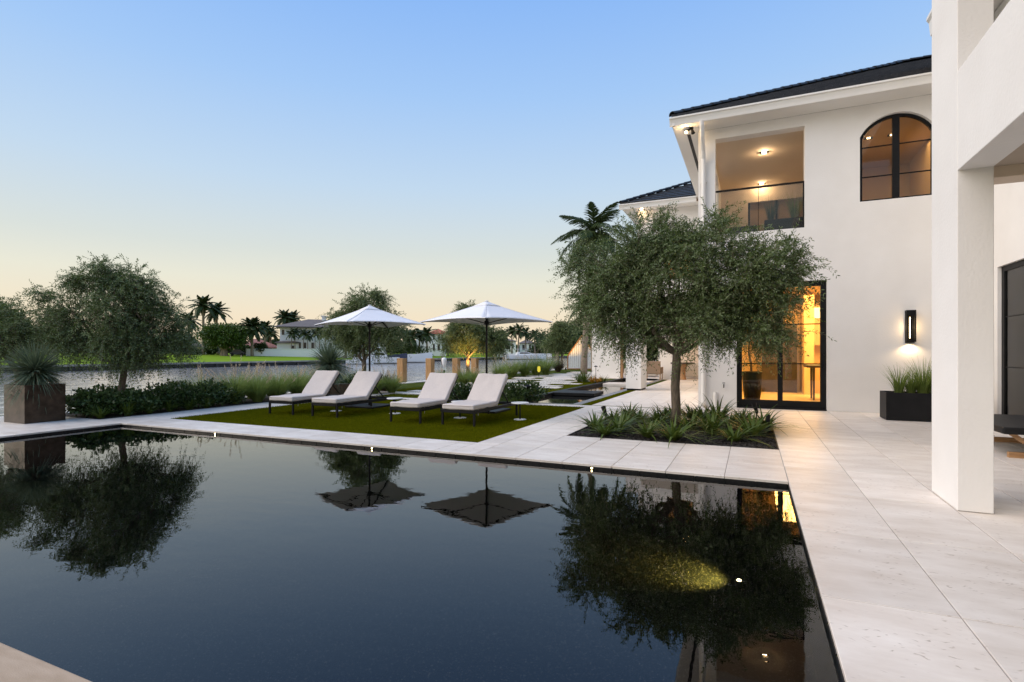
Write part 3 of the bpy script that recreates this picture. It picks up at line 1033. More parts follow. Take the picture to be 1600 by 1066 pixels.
wr.add([(WC[0], WC[1], zt), (-1.3, WC[1], zt), (-1.3, WC[1] + 2 * WRUN, zt), (WC[0], WC[1] + 2 * WRUN, zt),
        (-1.3, WC[1] + 3.38, zt + 3.38 * PITCH), (-1.3, WC[1] + 2 * WRUN - 3.38, zt + 3.38 * PITCH)],
       [(0, 1, 4), (1, 2, 5, 4), (2, 3, 5), (3, 0, 4, 5), (3, 2, 1, 0)])
wro = wr.build('roof', ROOF, wing)
roof_courses(wro, WC, -1.3, 3.3, zt + .004)['kind'] = 'stuff'
hip_caps(wro, (WC[0] + .02, WC[1] + .02, zt + .02), (-1.4, WC[1] + 3.3, zt + 3.3 * PITCH + .03))
wn_ = MB(); wn_.box(-3.0, -2.0, 21.40, 21.45, 4.2, 4.26); wn_.box(-3.0, -2.0, 21.40, 21.45, 5.84, 5.9); wn_.box(-3.0, -2.94, 21.40, 21.45, 4.26, 5.84); wn_.box(-2.06, -2.0, 21.40, 21.45, 4.26, 5.84)
wno = wn_.build('window', BLACK, wing)
MB().box(-2.94, -2.06, 21.42, 21.426, 4.26, 5.84).build('pane', GLASS, wno)
MB().box(-3.85, -1.3, 23.5, 23.6, 3.3, 6.9).build('inner_wall', WARMWALL, wing)
# terrace piers and walls of the wing
pr_ = thing('terrace_pier', 'square white pier standing beside the reflecting pond', 'pier', (-3.83, 19.6, 0))
MB().rbox(-4.1, -3.56, 19.1, 20.2, .06, 3.3, .008, 1).build('shaft', STUCCO, pr_)
MB().box(-4.07, -3.59, 19.13, 20.17, 0, .06).build('plinth', BLACK, pr_)
MB().box(-4.1, -1.24, 19.1, 21.29, 3.302, 3.6).build('canopy_slab', STUCCO, wing)
t = thing('garden_wall', 'broad white wall panel at the far end of the pond', 'wall', (-7, 28.1, 0))
MB().rbox(-7.85, -6.32, 28.05, 28.4, -.03, 3.1, .008, 1).build('panel', STUCCO, t)
MB().box(-6.318, -6.22, 28.08, 28.37, -.03, 3.1).build('end_trim', TEAK, t)
t = thing('garden_wall', 'white wall panel on the terrace behind the wicker chair', 'wall', (-3.9, 28.3, 0))
MB().rbox(-4.36, -3.45, 28.2, 28.5, -.0, 3.04, .008, 1).build('panel', STUCCO, t)
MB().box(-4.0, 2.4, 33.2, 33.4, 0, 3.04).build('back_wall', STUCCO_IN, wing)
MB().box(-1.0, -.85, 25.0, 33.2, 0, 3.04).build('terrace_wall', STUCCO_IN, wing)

# ---- loggia on the right, with its pier, beam and ceiling
log = thing('loggia', 'tall white loggia with square pier and cross beam over the deck', 'loggia', (1.7, 5.7, 0))
MB().rbox(1.60, 1.845, 5.70, 6.41, .004, 6.4, .006, 2).build('pier', STUCCO, log)
MB().rbox(1.602, 1.843, -1.5, 5.702, 2.90, 3.745, .006, 2).build('beam', STUCCO, log)
MB().rbox(1.60, 1.845, -2.2, -1.5, .004, 6.4, .006, 2).build('pier', STUCCO, log)
MB().rbox(1.60, 1.845, -2.2, 6.41, 6.402, 6.9, .006, 2).build('beam', STUCCO, log)
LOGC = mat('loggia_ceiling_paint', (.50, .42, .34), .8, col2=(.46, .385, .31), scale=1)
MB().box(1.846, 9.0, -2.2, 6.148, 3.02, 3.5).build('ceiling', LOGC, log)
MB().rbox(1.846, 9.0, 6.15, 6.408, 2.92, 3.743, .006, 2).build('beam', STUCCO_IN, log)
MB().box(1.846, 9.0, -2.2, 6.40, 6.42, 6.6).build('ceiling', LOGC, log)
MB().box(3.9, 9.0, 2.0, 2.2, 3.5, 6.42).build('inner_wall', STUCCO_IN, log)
EAVE = MB()
EAVE.prism([(3.50, 8.02), (3.50, 8.42), (3.38, 8.42), (3.38, 8.36), (3.42, 8.3), (3.45, 8.02)], 1, 6.5, 13.9)
EAVE.box(3.501, 4.6, 6.5, 13.9, 8.02, 8.1)
EAVE.build('eave', TRIM, log)
# wall with steel doors along the loggia
wall_grid(6.42, 14.195, 0, 8.0, 4.34, 4.55, [(9.0, 13.25, 0, 3.0)], axis=0).build('inner_wall', STUCCO, log)
sdoor = MB()
for ya in (9.0, 10.35, 11.75, 13.13): sdoor.box(4.40, 4.46, ya, ya + .12, 0, 3.0)
sdoor.box(4.40, 4.46, 9.12, 13.13, 2.9, 3.0); sdoor.box(4.40, 4.46, 9.12, 13.13, 0, .14)
sdo = sdoor.build('steel_door', BLACK, log)
for (ya, yb) in ((9.12, 10.35), (10.47, 11.75), (11.87, 13.13)):
    MB().box(4.425, 4.431, ya, yb, .14, 2.9).build('pane', GLASS, sdo)
    for za in (1.06, 2.02):
        MB().box(4.42, 4.44, ya, yb, za, za + .022).build('muntin', BLACK, sdo)
CURT = mat('brown_curtain', (.20, .13, .09), .9, col2=(.13, .085, .06), scale=3, stretch=(1, 9, .1))
cb = MB()
pts = [(4.75 + .05 * math.sin(k * .9), 8.6 + k * .05) for k in range(97)]
vs = [(x, y, z) for z in (0.02, 2.98) for x, y in pts]
cb.add(vs, [(k, k + 1, 97 + k + 1, 97 + k) for k in range(96)])
tag(cb.build('curtain', CURT, smooth=True), 'brown pleated curtain behind the steel loggia doors', 'curtain')
MB().box(5.6, 5.7, 8, 14.1, 0, 3.2).build('room_wall', WARMWALL, log)
# ------------------------------------------------------------------ plant makers
def norm(a):
    return a / np.maximum(np.linalg.norm(a, axis=1)[:, None], 1e-9)


def leaf_quads(p, d, ln, w, up=None):
    """rhombus leaves: p base points, d unit directions, ln lengths, w widths"""
    n = len(p)
    if up is None: up = rng.normal(0, 1, (n, 3)) + [0, 0, .8]
    s = norm(np.cross(d, up))
    ln = np.broadcast_to(ln, n)[:, None]; w = np.broadcast_to(w, n)[:, None]
    mid = p + d * ln * .5
    v = np.stack([p, mid - s * w * .5, p + d * ln, mid + s * w * .5], 1).reshape(-1, 3)
    return v


def twigs(starts, dirs, length, nodes, leaf, width, droop, spread=.75):
    """leafy twigs that arch over; returns leaf vertices and stem vertices"""
    n = len(starts)
    L = length * rng.uniform(.6, 1.35, n)
    t = (np.arange(nodes) + .5) / nodes
    dr = droop * rng.uniform(.3, 1.4, n)
    P = starts[:, None, :] + dirs[:, None, :] * (L[:, None] * t[None, :])[:, :, None]
    P[:, :, 2] -= (dr[:, None] * (t[None, :] ** 2)) * L[:, None]
    tan = dirs[:, None, :] * np.ones((1, nodes, 1))
    tan = tan.copy()
    tan[:, :, 2] -= 2 * dr[:, None] * t[None, :]
    tan = norm(tan.reshape(-1, 3))
    base = P.reshape(-1, 3)
    out = []
    side0 = norm(np.cross(tan, rng.normal(0, 1, tan.shape)))
    for sg in (1, -1):
        d = norm(tan * (1 - spread * .35) + side0 * sg * spread + rng.normal(0, .22, tan.shape))
        ln = leaf * rng.uniform(.7, 1.2, len(base))
        out.append(leaf_quads(base, d, ln, width * rng.uniform(.8, 1.2, len(base))))
    # stem strip
    s = norm(np.cross(dirs, rng.normal(0, 1, dirs.shape))) * .0034
    tt = np.array([0, .35, .7, 1.0])
    Q = starts[:, None, :] + dirs[:, None, :] * (L[:, None] * tt[None, :])[:, :, None]
    Q[:, :, 2] -= (dr[:, None] * tt[None, :] ** 2) * L[:, None]
    st = []
    for k in range(3):
        w0, w1 = 1 - .3 * k, .7 - .3 * k
        st.append(np.stack([Q[:, k] - s * w0, Q[:, k] + s * w0, Q[:, k + 1] + s * w1, Q[:, k + 1] - s * w1], 1).reshape(-1, 3))
    return np.concatenate(out), np.concatenate(st)


def limb(b, p0, p1, r0, r1, wob=.08, n=6):
    p0, p1 = Vector(p0), Vector(p1)
    L = (p1 - p0).length
    pts = []
    for i in range(n + 1):
        t = i / n
        q = p0.lerp(p1, t)
        if 0 < i < n: q += Vector((random.uniform(-1, 1), random.uniform(-1, 1), random.uniform(-.6, .6))) * wob * L * .5
        q.z += math.sin(t * math.pi) * .06 * L
        pts.append(q)
    b.tube(pts, [r0 + (r1 - r0) * (i / n) ** .8 for i in range(n + 1)], 8)
    return pts


def olive(name, label, base, lobes, n_twigs, leafmat, fork_z, trunk_r=.085, leaf=.062, width=.017, length=.42, nodes=11, droop=.55, lean=(0, 0), group='olive trees in the garden'):
    """lobes: (dx,dy,z,rx,ry,rz,weight) relative to the base"""
    bx, by, bz = base
    t = thing(name, label, 'tree', base, group)
    b = MB()
    fx, fy = lean
    tr = [(0, 0, -.06), (fx * .2 + .012, fy * .2, fork_z * .25), (fx * .45 - .012, fy * .45, fork_z * .55), (fx * .8, fy * .8, fork_z * .85), (fx, fy, fork_z + .12)]
    b.tube(tr, [trunk_r * 1.35, trunk_r * 1.0, trunk_r * .95, trunk_r * .95, trunk_r * .8], 12)
    b.build('trunk', BARK, t, local=True, smooth=True)
    b = MB()
    W = np.array([l[6] for l in lobes], float); W /= W.sum()
    S0, D0 = [], []
    for li, (dx_, dy_, z_, rx_, ry_, rz_, w_) in enumerate(lobes):
        pts = limb(b, (fx, fy, fork_z), (dx_, dy_, z_), trunk_r * .55, .016, .18)
        for k in range(9):
            st = pts[random.randint(2, 5)]
            v = Vector((random.gauss(0, 1), random.gauss(0, 1), random.gauss(0, .8))).normalized()
            en = Vector((dx_ + v.x * rx_ * .8, dy_ + v.y * ry_ * .8, z_ + v.z * rz_ * .8))
            limb(b, st, en, .016, .004, .2, 5)
        n = int(n_twigs * W[li])
        v = rng.normal(0, 1, (n, 3)); v = norm(v)
        r = rng.uniform(0.0, 1, n) ** .42
        # clumpy shell: radius modulated by direction
        mod = .82 + .20 * np.sin(v[:, 0] * 5.1 + li * 2) * np.sin(v[:, 1] * 4.3 + li) + .14 * np.sin(v[:, 2] * 7 + v[:, 0] * 6 + li * 3)
        r = r * mod
        p = np.stack([dx_ + v[:, 0] * r * rx_, dy_ + v[:, 1] * r * ry_, z_ + v[:, 2] * r * rz_], 1)
        d = norm(v * .75 + rng.normal(0, .55, (n, 3)) + [0, 0, .25])
        # most twigs spring in sprays from a limited number of branch tips
        K = max(7, int(20 * (rx_ * ry_ * rz_) ** .5))
        cv = norm(rng.normal(0, 1, (K, 3)))
        cr = rng.uniform(.45, 1.0, K)[:, None]
        cpos = np.array([dx_, dy_, z_]) + cv * cr * np.array([rx_, ry_, rz_]) * .88
        csd = norm(cv * .8 + rng.normal(0, .35, (K, 3)) + [0, 0, .3])
        pick = rng.integers(0, K, n)
        use = rng.random(n) < .72
        p = np.where(use[:, None], cpos[pick] + rng.normal(0, .085, (n, 3)), p)
        d = np.where(use[:, None], norm(csd[pick] * .55 + rng.normal(0, .62, (n, 3))), d)
        S0.append(p); D0.append(d)
    b.build('branch', BARK, t, local=True, smooth=True)
    S1, D1 = np.concatenate(S0), np.concatenate(D0)
    lv, sv_ = twigs(S1, D1, length, nodes, leaf, width, droop)
    npmesh('crown', lv, np.arange(len(lv)).reshape(-1, 4), leafmat, t)
    npmesh('twigs', sv_, np.arange(len(sv_)).reshape(-1, 4), BARK, t)
    return t


def strap_plant(name, label, loc, n, h, w, m, cat='plant', group=None, arch=.8, spread=.5, seg=4, plume=0, plume_mat=None, plume_h=1.5, part='leaves', lean=(0, 0)):
    """rosette of arching strap leaves; optional flower plumes on stalks"""
    t = thing(name, label, cat, loc, group)
    a = rng.uniform(0, 2 * np.pi, n)
    tilt = spread * rng.uniform(.1, 1.0, n) ** .7
    L = h * rng.uniform(.65, 1.15, n)
    hd = np.stack([np.cos(a), np.sin(a)], 1)
    side = np.stack([-np.sin(a), np.cos(a), np.zeros(n)], 1)
    r0 = rng.uniform(0, .12, n) * h
    vs = []
    ar = arch * rng.uniform(.4, 1.3, n)
    for k in range(seg + 1):
        s = k / seg
        rad = r0 + L * (np.sin(tilt) * s + ar * .55 * s * s * (.4 + np.sin(tilt)))
        z = L * (np.cos(tilt) * s - ar * .42 * s ** 2.4 * (.35 + np.sin(tilt)))
        c = np.stack([hd[:, 0] * rad + lean[0] * z, hd[:, 1] * rad + lean[1] * z, np.maximum(z, -.02)], 1)
        ww = w * (.55 + .45 * math.sin(math.pi * min(1, s + .3))) * (1 - s) ** .5 if k < seg else w * .06
        vs.append((c - side * ww * .5, c + side * ww * .5))
    q = [np.stack([vs[k][0], vs[k][1], vs[k + 1][1], vs[k + 1][0]], 1).reshape(-1, 3) for k in range(seg)]
    v = np.concatenate(q)
    npmesh(part, v, np.arange(len(v)).reshape(-1, 4), m, t)
    if plume:
        stalk, fl = [], []
        for i in range(plume):
            an = random.uniform(0, 6.283); ti = random.uniform(.05, .55)
            LL = plume_h * random.uniform(.75, 1.15)
            dv = np.array([math.cos(an) * math.sin(ti), math.sin(an) * math.sin(ti), math.cos(ti)])
            sdv = np.array([-math.sin(an), math.cos(an), 0])
            P = [dv * LL * s + np.array([dv[0], dv[1], -.5 * math.sin(ti)]) * LL * .35 * s * s for s in (0, .35, .7, .85, 1.0)]
            for k in range(4):
                stalk.append([P[k] - sdv * .003, P[k] + sdv * .003, P[k + 1] + sdv * .002, P[k + 1] - sdv * .002])
            m0, m1 = P[2], P[4] + (P[4] - P[3]) * .3
            ax = (m1 - m0); al = np.linalg.norm(ax); ax /= al
            for k in range(46):
                s = random.random()
                o = m0 + ax * al * s
                rd = np.random.default_rng(i * 100 + k).normal(0, 1, 3); rd /= np.linalg.norm(rd)
                d = ax * .8 + rd * .55; d /= np.linalg.norm(d)
                l2 = .06 * math.sin(math.pi * (.12 + .8 * s)) + .012
                sw = np.cross(d, rd); sw /= max(1e-6, np.linalg.norm(sw))
                fl.append([o, o + d * l2 * .5 - sw * .0045, o + d * l2, o + d * l2 * .5 + sw * .0045])
        v = np.array(stalk).reshape(-1, 3); npmesh('stalks', v, np.arange(len(v)).reshape(-1, 4), GRASSL, t)
        v = np.array(fl).reshape(-1, 3); npmesh('plumes', v, np.arange(len(v)).reshape(-1, 4), plume_mat, t)
    return t


def shrub(name, label, loc, r, n, leaf, m, cat='shrub', group=None, stems=True, width=.55):
    t = thing(name, label, cat, loc, group)
    v = norm(rng.normal(0, 1, (n, 3)))
    rr = rng.uniform(0, 1, n) ** .35
    mod = .86 + .22 * np.sin(v[:, 0] * 6 + loc[0] * 9) * np.sin(v[:, 1] * 5 + loc[1] * 7) + .12 * np.sin(v[:, 2] * 8 + loc[0])
    rr = rr * mod
    p = np.stack([v[:, 0] * r[0] * rr, v[:, 1] * r[1] * rr, np.maximum(r[2] * .95 + v[:, 2] * r[2] * rr, .02)], 1)
    d = norm(v * .7 + rng.normal(0, .6, (n, 3)) + [0, 0, .25])
    ln = leaf * rng.uniform(.7, 1.25, n)
    lv = leaf_quads(p, d, ln, ln * width)
    npmesh('foliage', lv, np.arange(len(lv)).reshape(-1, 4), m, t)
    if stems:
        b = MB()
        for i in range(7):
            a = random.uniform(0, 6.28)
            b.tube([(0.02 * math.cos(a), .02 * math.sin(a), -.03), (r[0] * .4 * math.cos(a), r[1] * .4 * math.sin(a), r[2] * 1.0)], [.012, .005], 5)
        b.build('stem', BARK, t, local=True)
    return t


def frond_mesh(L=2.4, n=26, leafl=.55, droop=.55, seed=0, lw=.035):
    rs = np.random.default_rng(seed)
    s = np.linspace(.10, 1, n)
    def pos(s): return np.stack([L * (s - .10 * s * s * droop), np.zeros_like(s), L * (.45 * s - (.35 + .55 * droop) * s * s)], 1)
    P = pos(s)
    T = norm(np.gradient(P, axis=0))
    q = []
    for sg in (1, -1):
        ll = leafl * np.sin(np.pi * (.18 + .76 * s)) * rs.uniform(.85, 1.1, n)
        d = norm(T * .75 + np.array([0, sg * .8, -.18]) + rs.normal(0, .07, (n, 3)))
        d2 = norm(d + np.array([0, 0, -.75]))
        sd = norm(np.cross(d, np.array([0, 0, 1.0]) + T * .3))
        m = P + d * ll[:, None] * .55
        e = m + d2 * ll[:, None] * .5
        w = lw
        q.append(np.stack([P - sd * w * .35, P + sd * w * .35, m + sd * w * .5, m - sd * w * .5], 1).reshape(-1, 3))
        q.append(np.stack([m - sd * w * .5, m + sd * w * .5, e + sd * w * .05, e - sd * w * .05], 1).reshape(-1, 3))
    s2 = np.linspace(0, 1, 9); C = pos(s2)
    for k in range(8):
        w0, w1 = .03 * (1 - s2[k]) + .006, .03 * (1 - s2[k + 1]) + .006
        y = np.array([0, 1, 0]); z = np.array([0, 0, .5])
        q.append(np.array([C[k] - y * w0, C[k] + y * w0, C[k + 1] + y * w1, C[k + 1] - y * w1]))
        q.append(np.array([C[k] - z * w0, C[k] + z * w0, C[k + 1] + z * w1, C[k + 1] - z * w1]))
    return np.concatenate(q)


def palm(name, label, base, top, lean=(0, 0), nf=20, L=2.4, r=.16, leafl=.55, joined=False, group=None, frondmat=None, lw=.035, elev=(-.5, 1.15), curve=.3, n_leaf=26):
    t = thing(name, label, 'palm tree', base, group)
    h = top
    b = MB()
    pts, rad = [], []
    for i in range(15):
        s = i / 14
        pts.append((lean[0] * (s ** (1 + curve)), lean[1] * (s ** (1 + curve)), h * s - .05))
        rad.append(r * (1.25 - .5 * s) * (1.04 if i % 2 else .97))
    b.tube(pts, rad, 10)
    b.build('trunk', PALMBARK, t, local=True, smooth=True)
    hd = Vector(pts[-1])
    MB().tube([hd, hd + Vector((0, 0, .35 * r / .16))], [r * 1.15, r * .5], 8).build('crownshaft', frondmat or PALMF, t, local=True)
    fronds = []
    for k in range(3): fronds.append(frond_mesh(L * (.9 + .1 * k), n_leaf, leafl, .35 + .3 * k, k + int(abs(base[0]) * 7), lw))
    allv = []
    me = [None] * 3
    for i in range(nf):
        az = i * 2.39996 + random.uniform(-.2, .2)
        s = i / (nf - 1)
        e = elev[1] + (elev[0] - elev[1]) * s
        k = min(2, int(s * 3)) if random.random() < .7 else random.randint(0, 2)
        rot = Euler((random.uniform(-.25, .25), -e, az), 'XYZ')
        if joined:
            M = np.array(rot.to_matrix())
            allv.append(fronds[k] @ M.T + np.array(hd) + [0, 0, .2 * r / .16])
        else:
            if me[k] is None:
                o = npmesh('frond', fronds[k], np.arange(len(fronds[k])).reshape(-1, 4), frondmat or PALMF, t)
                me[k] = o
            else:
                o = me[k].copy(); COL.objects.link(o)
            o.location = hd + Vector((0, 0, .2)); o.rotation_euler = rot
    if joined:
        v = np.concatenate(allv)
        npmesh('crown', v, np.arange(len(v)).reshape(-1, 4), frondmat or PALMF, t)
    return t


def cloud_tree(name, label, base, trunk_h, r, n, leaf, m, cat='tree', group=None, lobes=7, trunk_r=.25, flat=0.):
    """rounded broadleaf tree: leaf-sized faces spread over several lobes"""
    t = thing(name, label, cat, base, group)
    b = MB()
    b.tube([(0, 0, -.2), (.05, 0, trunk_h * .5), (0, .05, trunk_h * 1.15)], [trunk_r * 1.3, trunk_r, trunk_r * .8], 8)
    P, D = [], []
    for i in range(lobes):
        a = i * 2.4; q = .62 * math.sqrt((i + .3) / lobes)
        c = np.array([r[0] * q * math.cos(a), r[1] * q * math.sin(a), trunk_h + r[2] * (1 + random.uniform(-.35, .35) * (1 - flat))])
        limb(b, (0, 0, trunk_h), c, trunk_r * .5, trunk_r * .1, .1, 4)
        k = n // lobes
        v = norm(rng.normal(0, 1, (k, 3)))
        rr = rng.uniform(0, 1, k) ** .4 * (.85 + .25 * np.sin(v[:, 0] * 7 + i) * np.sin(v[:, 2] * 6 + i * 2))
        sc = np.array([r[0] * .58, r[1] * .58, r[2] * (.72 + .2 * flat)])
        P.append(c + v * rr[:, None] * sc); D.append(v)
    b.build('trunk', BARK, t, local=True)
    P, D = np.concatenate(P), np.concatenate(D)
    if flat: P[:, 2] = np.minimum(P[:, 2], trunk_h + 2 * r[2] * .93 + rng.normal(0, .12, len(P)))
    d = norm(D * .8 + rng.normal(0, .6, P.shape))
    ln = leaf * rng.uniform(.7, 1.3, len(P))
    lv = leaf_quads(P, d, ln, ln * .6)
    npmesh('crown', lv, np.arange(len(lv)).reshape(-1, 4), m, t)
    return t


# ------------------------------------------------------------------ planting near the pool
olive('olive_tree', 'large olive tree in the mulch bed in front of the house', (-1.30, 10.35, -.03),
      [(-.15, 0, 2.75, 1.35, 1.1, 1.05, 4), (-1.25, .1, 2.75, .85, .9, .85, 2.2), (1.15, 0, 2.55, .95, .95, .85, 2.6), (-.5, .2, 3.55, .85, .85, .55, 1.5),
       (.75, -.2, 3.25, .75, .8, .55, 1.4), (-1.0, -.1, 2.05, .75, .85, .55, 1.9), (1.35, .05, 1.9, .85, .85, .62, 2.6), (.25, -.25, 1.85, 1.05, .95, .55, 2.4), (-1.7, .1, 3.2, .45, .5, .4, .6), (1.65, .1, 2.85, .5, .6, .6, .9), (-1.6, .1, 2.55, .45, .5, .4, .6)],
      7600, OLIVE, 1.35, .085, lean=(.03, 0), droop=.40)
olive('olive_tree', 'round olive tree behind the dark hedge at the canal edge', (-12.9, 7.3, -.03),
      [(.05, .1, 2.35, .95, .95, .85, 3), (-.75, -.55, 2.25, .65, .7, .65, 1.6), (.35, .55, 2.0, .72, .72, .7, 2), (-.35, -.2, 3.0, .55, .55, .45, 1.1), (.2, .3, 2.9, .6, .6, .45, 1.1),
       (.1, .1, 1.5, 1.0, 1.0, .5, 1.6), (.5, .8, 1.5, .5, .5, .4, .8), (-.7, -.6, 1.6, .55, .55, .4, .8)],
      4200, OLIVE, 1.0, .07, lean=(.1, .05))
bx, by = at(12, 19.5)
olive('olive_tree', 'olive tree at the picture edge behind the spiky bronze planter', (SEA + .35, 7.6, -.03) if False else (-16.8 + 2.2, 6.3, -.03),
      [(-.6, .2, 1.9, .95, 1.0, .62, 2), (.0, -.4, 1.75, .7, .8, .5, 1.2), (-.4, -.8, 2.0, .8, .8, .5, 1.2)],
      1500, OLIVE2, .9, .07, lean=(-.2, 0))
bx, by = at(569, 19.5)
olive('olive_tree', 'olive tree rising behind the canopy of the farther umbrella', (bx, by, -.03),
      [(0, 0, 2.6, 1.15, 1.1, .8, 3), (-.75, 0, 2.35, .85, .9, .75, 2), (.8, .1, 2.3, .85, .9, .7, 2), (.1, 0, 3.3, .75, .75, .5, 1.3), (.1, .1, 1.75, 1.25, 1.1, .5, 1.6)],
      3000, OLIVE2, 1.0, .085, leaf=.075, width=.022)
bx, by = at(731, 32)
olive('olive_tree', 'olive tree lit warm from below behind the nearer umbrella', (bx, by, -.03),
      [(0, 0, 2.6, 1.3, 1.2, .9, 3), (-.95, 0, 2.1, 1.0, 1.0, .7, 2), (1.2, .1, 2.2, 1.0, 1.0, .8, 2), (-.1, 0, 3.7, .75, .7, .7, 1.2), (1.9, .1, 2.0, .7, .7, .6, 1)],
      3000, OLIVE2, 1.0, .12, leaf=.10, width=.032, length=.55)
bx, by = at(878, 47.5)
olive('olive_tree', 'olive tree beside the white slatted gable', (bx, by, -.03),
      [(0, 0, 2.7, 1.25, 1.2, .9, 3), (-.9, 0, 2.2, .9, .9, .7, 1.6), (1.1, .1, 2.3, .9, .9, .7, 1.6), (-.2, 0, 3.6, .7, .7, .5, 1)],
      2200, OLIVE2, 1.1, .11, leaf=.12, width=.04, length=.6)

# square bronze planter with a spiky rosette
pl = thing('planter', 'square bronze planter holding a spiky blue green rosette at the canal', 'planter', (-12.9, 5.85, 0))
px0, px1, py0, py1 = -13.24, -12.5, 5.42, 6.08
wl_ = MB()
wl_.box(px0, px1, py0, py0 + .02, 0, .73); wl_.box(px0, px1, py1 - .02, py1, 0, .73)
wl_.box(px0, px0 + .02, py0 + .02, py1 - .02, 0, .73); wl_.box(px1 - .02, px1, py0 + .02, py1 - .02, 0, .73)
wl_.build('box', BRONZE, pl)
MB().box(px0 + .021, px1 - .021, py0 + .021, py1 - .021, .02, .68).build('soil', SOIL, pl)


def yucca(label, loc, h_tr, n, L, name='yucca'):
    t = thing(name, label, 'plant', loc)
    MB().lathe([(.13, -.02), (.12, h_tr * .3), (.095, h_tr * .8), (.10, h_tr)], 12).build('trunk', PALMBARK, t, local=True, smooth=True)
    v = norm(rng.normal(0, 1, (n, 3)) + [0, 0, .28])
    ln = L * rng.uniform(.75, 1.1, n)
    s = norm(np.cross(v, rng.normal(0, .3, (n, 3)) + [0, 0, 1]))
    c0 = np.array([0, 0, h_tr]) + v * .05
    q = []
    pts = []
    for k in range(5):
        u = k / 4
        c = c0 + v * (ln * u)[:, None]
        c[:, 2] -= ln * .22 * u ** 2.3 * (1.15 - v[:, 2])
        w = .011 * (1 - u) ** .6 + .0008
        pts.append((c - s * w, c + s * w))
    for k in range(4): q.append(np.stack([pts[k][0], pts[k][1], pts[k + 1][1], pts[k + 1][0]], 1).reshape(-1, 3))
    vv = np.concatenate(q)
    npmesh('rosette', vv, np.arange(len(vv)).reshape(-1, 4), YUCCA, t)
    # dry skirt under the rosette
    k = 60
    a = rng.uniform(0, 6.28, k)
    d = norm(np.stack([np.cos(a) * .7, np.sin(a) * .7, -rng.uniform(.3, 1, k)], 1))
    lv = leaf_quads(np.array([0, 0, h_tr]) + d * .08, d, L * rng.uniform(.35, .8, k), .012)
    npmesh('dry_skirt', lv, np.arange(len(lv)).reshape(-1, 4), PLUME, t)
    return t


yucca('spiky blue green rosette on a short stump in the bronze planter', (-12.87, 5.75, .68), .28, 950, .58)
bx, by = at(515, 16.2)
pl = thing('planter', 'dark brown planter box behind the lounger closest to the canal', 'planter', (bx, by, -.03))
wl_ = MB(); wl_.rbox(bx - .42, bx + .42, by - .42, by + .42, -.03, .40, .01, 1); wl_.build('box', BRONZE, pl)
yucca('spiky rosette in the dark planter behind the lounger closest to the canal', (bx, by, .39), .58, 900, .74)

# trough planter by the wall
pl = thing('trough_planter', 'long black trough planter against the wall under the sconce', 'planter', (3.2, 13.0, 0))
tp = MB(); X0, X1, Y0, Y1, Zt = 2.45, 4.05, 12.75, 13.33, .555
tp.box(X0, X1, Y0, Y0 + .02, .01, Zt); tp.box(X0, X1, Y1 - .02, Y1, .01, Zt); tp.box(X0, X0 + .02, Y0 + .02, Y1 - .02, .01, Zt); tp.box(X1 - .02, X1, Y0 + .02, Y1 - .02, .01, Zt)
tp.build('box', DKPLANT, pl)
MB().box(X0 + .021, X1 - .021, Y0 + .021, Y1 - .021, .02, .52).build('soil', SOIL, pl)
for i, (xx, n, h, lab) in enumerate(((2.72, 110, .62, 'rush clump at the open end of the black trough'), (3.12, 170, .78, 'tall rush clump in the middle of the black trough'), (3.5, 150, .72, 'rush clump of the black trough half hidden by the pier'), (2.92, 110, .55, 'short rush clump second from the open end of the black trough'), (3.31, 130, .62, 'shorter rush clump of the black trough beside the half hidden one'))):
    strap_plant('rush_clump', lab, (xx, 13.03, .52), n, h, .017, GRASSL, 'plant', 'rushes in the black trough', .55, .5)

# strap leaved plants in the mulch bed: (picture column, row)
lil = [(930, 672, .42, 'at the pool side corner farthest from the house door'), (958, 662, .36, 'beside the black garden spotlight'), (975, 668, .40, 'in a loose row of the bed, third along'), (1000, 660, .40, 'just before the olive trunk'),
       (1020, 672, .30, 'smallest and lowest in the bed'), (1040, 655, .42, 'behind the olive trunk on its pool side'), (1052, 688, .50, 'in front of the olive trunk at the deck edge'), (1085, 655, .45, 'behind the olive trunk on its door side'),
       (1112, 678, .55, 'largest in the middle of the door side'), (1125, 652, .60, 'tall and dark at the back of the bed'), (1160, 655, .45, 'at the back near the glass door'), (1175, 682, .60, 'large at the door side corner'), (1195, 672, .45, 'by the low black light at the bed corner'),
       (1140, 668, .45, 'between the two largest clumps'), (966, 676, .4, 'low on the pool side of the olive, in front'), (1012, 684, .36, 'at the front edge between trunk and pool side corner'), (1030, 664, .42, 'close to the olive trunk in front'), (1078, 672, .45, 'on the door side of the trunk, in front'), (1100, 660, .5, 'behind the largest clump'), (985, 652, .42, 'at the back of the bed beside the spotlight'), (1060, 650, .45, 'right behind the olive trunk'), (1146, 690, .4, 'at the front edge toward the door side corner'), (945, 681, .3, 'at the very front edge by the pool')]
for i, (cx, cy, h, lab) in enumerate(lil):
    d = F * (H + .04) / (cy + 3 - HY)
    X, Y = at(cx, d)
    X = min(max(X, BED[0] + .15), BED[1] - .15); Y = min(max(Y, BED[2] + .15), BED[3] - .15)
    strap_plant('lily_clump', 'green strap leaved clump ' + lab, (X, Y, -.01), int(30 + 60 * h), h * 1.08, .06, LILY, 'plant', 'strap leaved clumps in the mulch bed', 1.1, .95, 5)

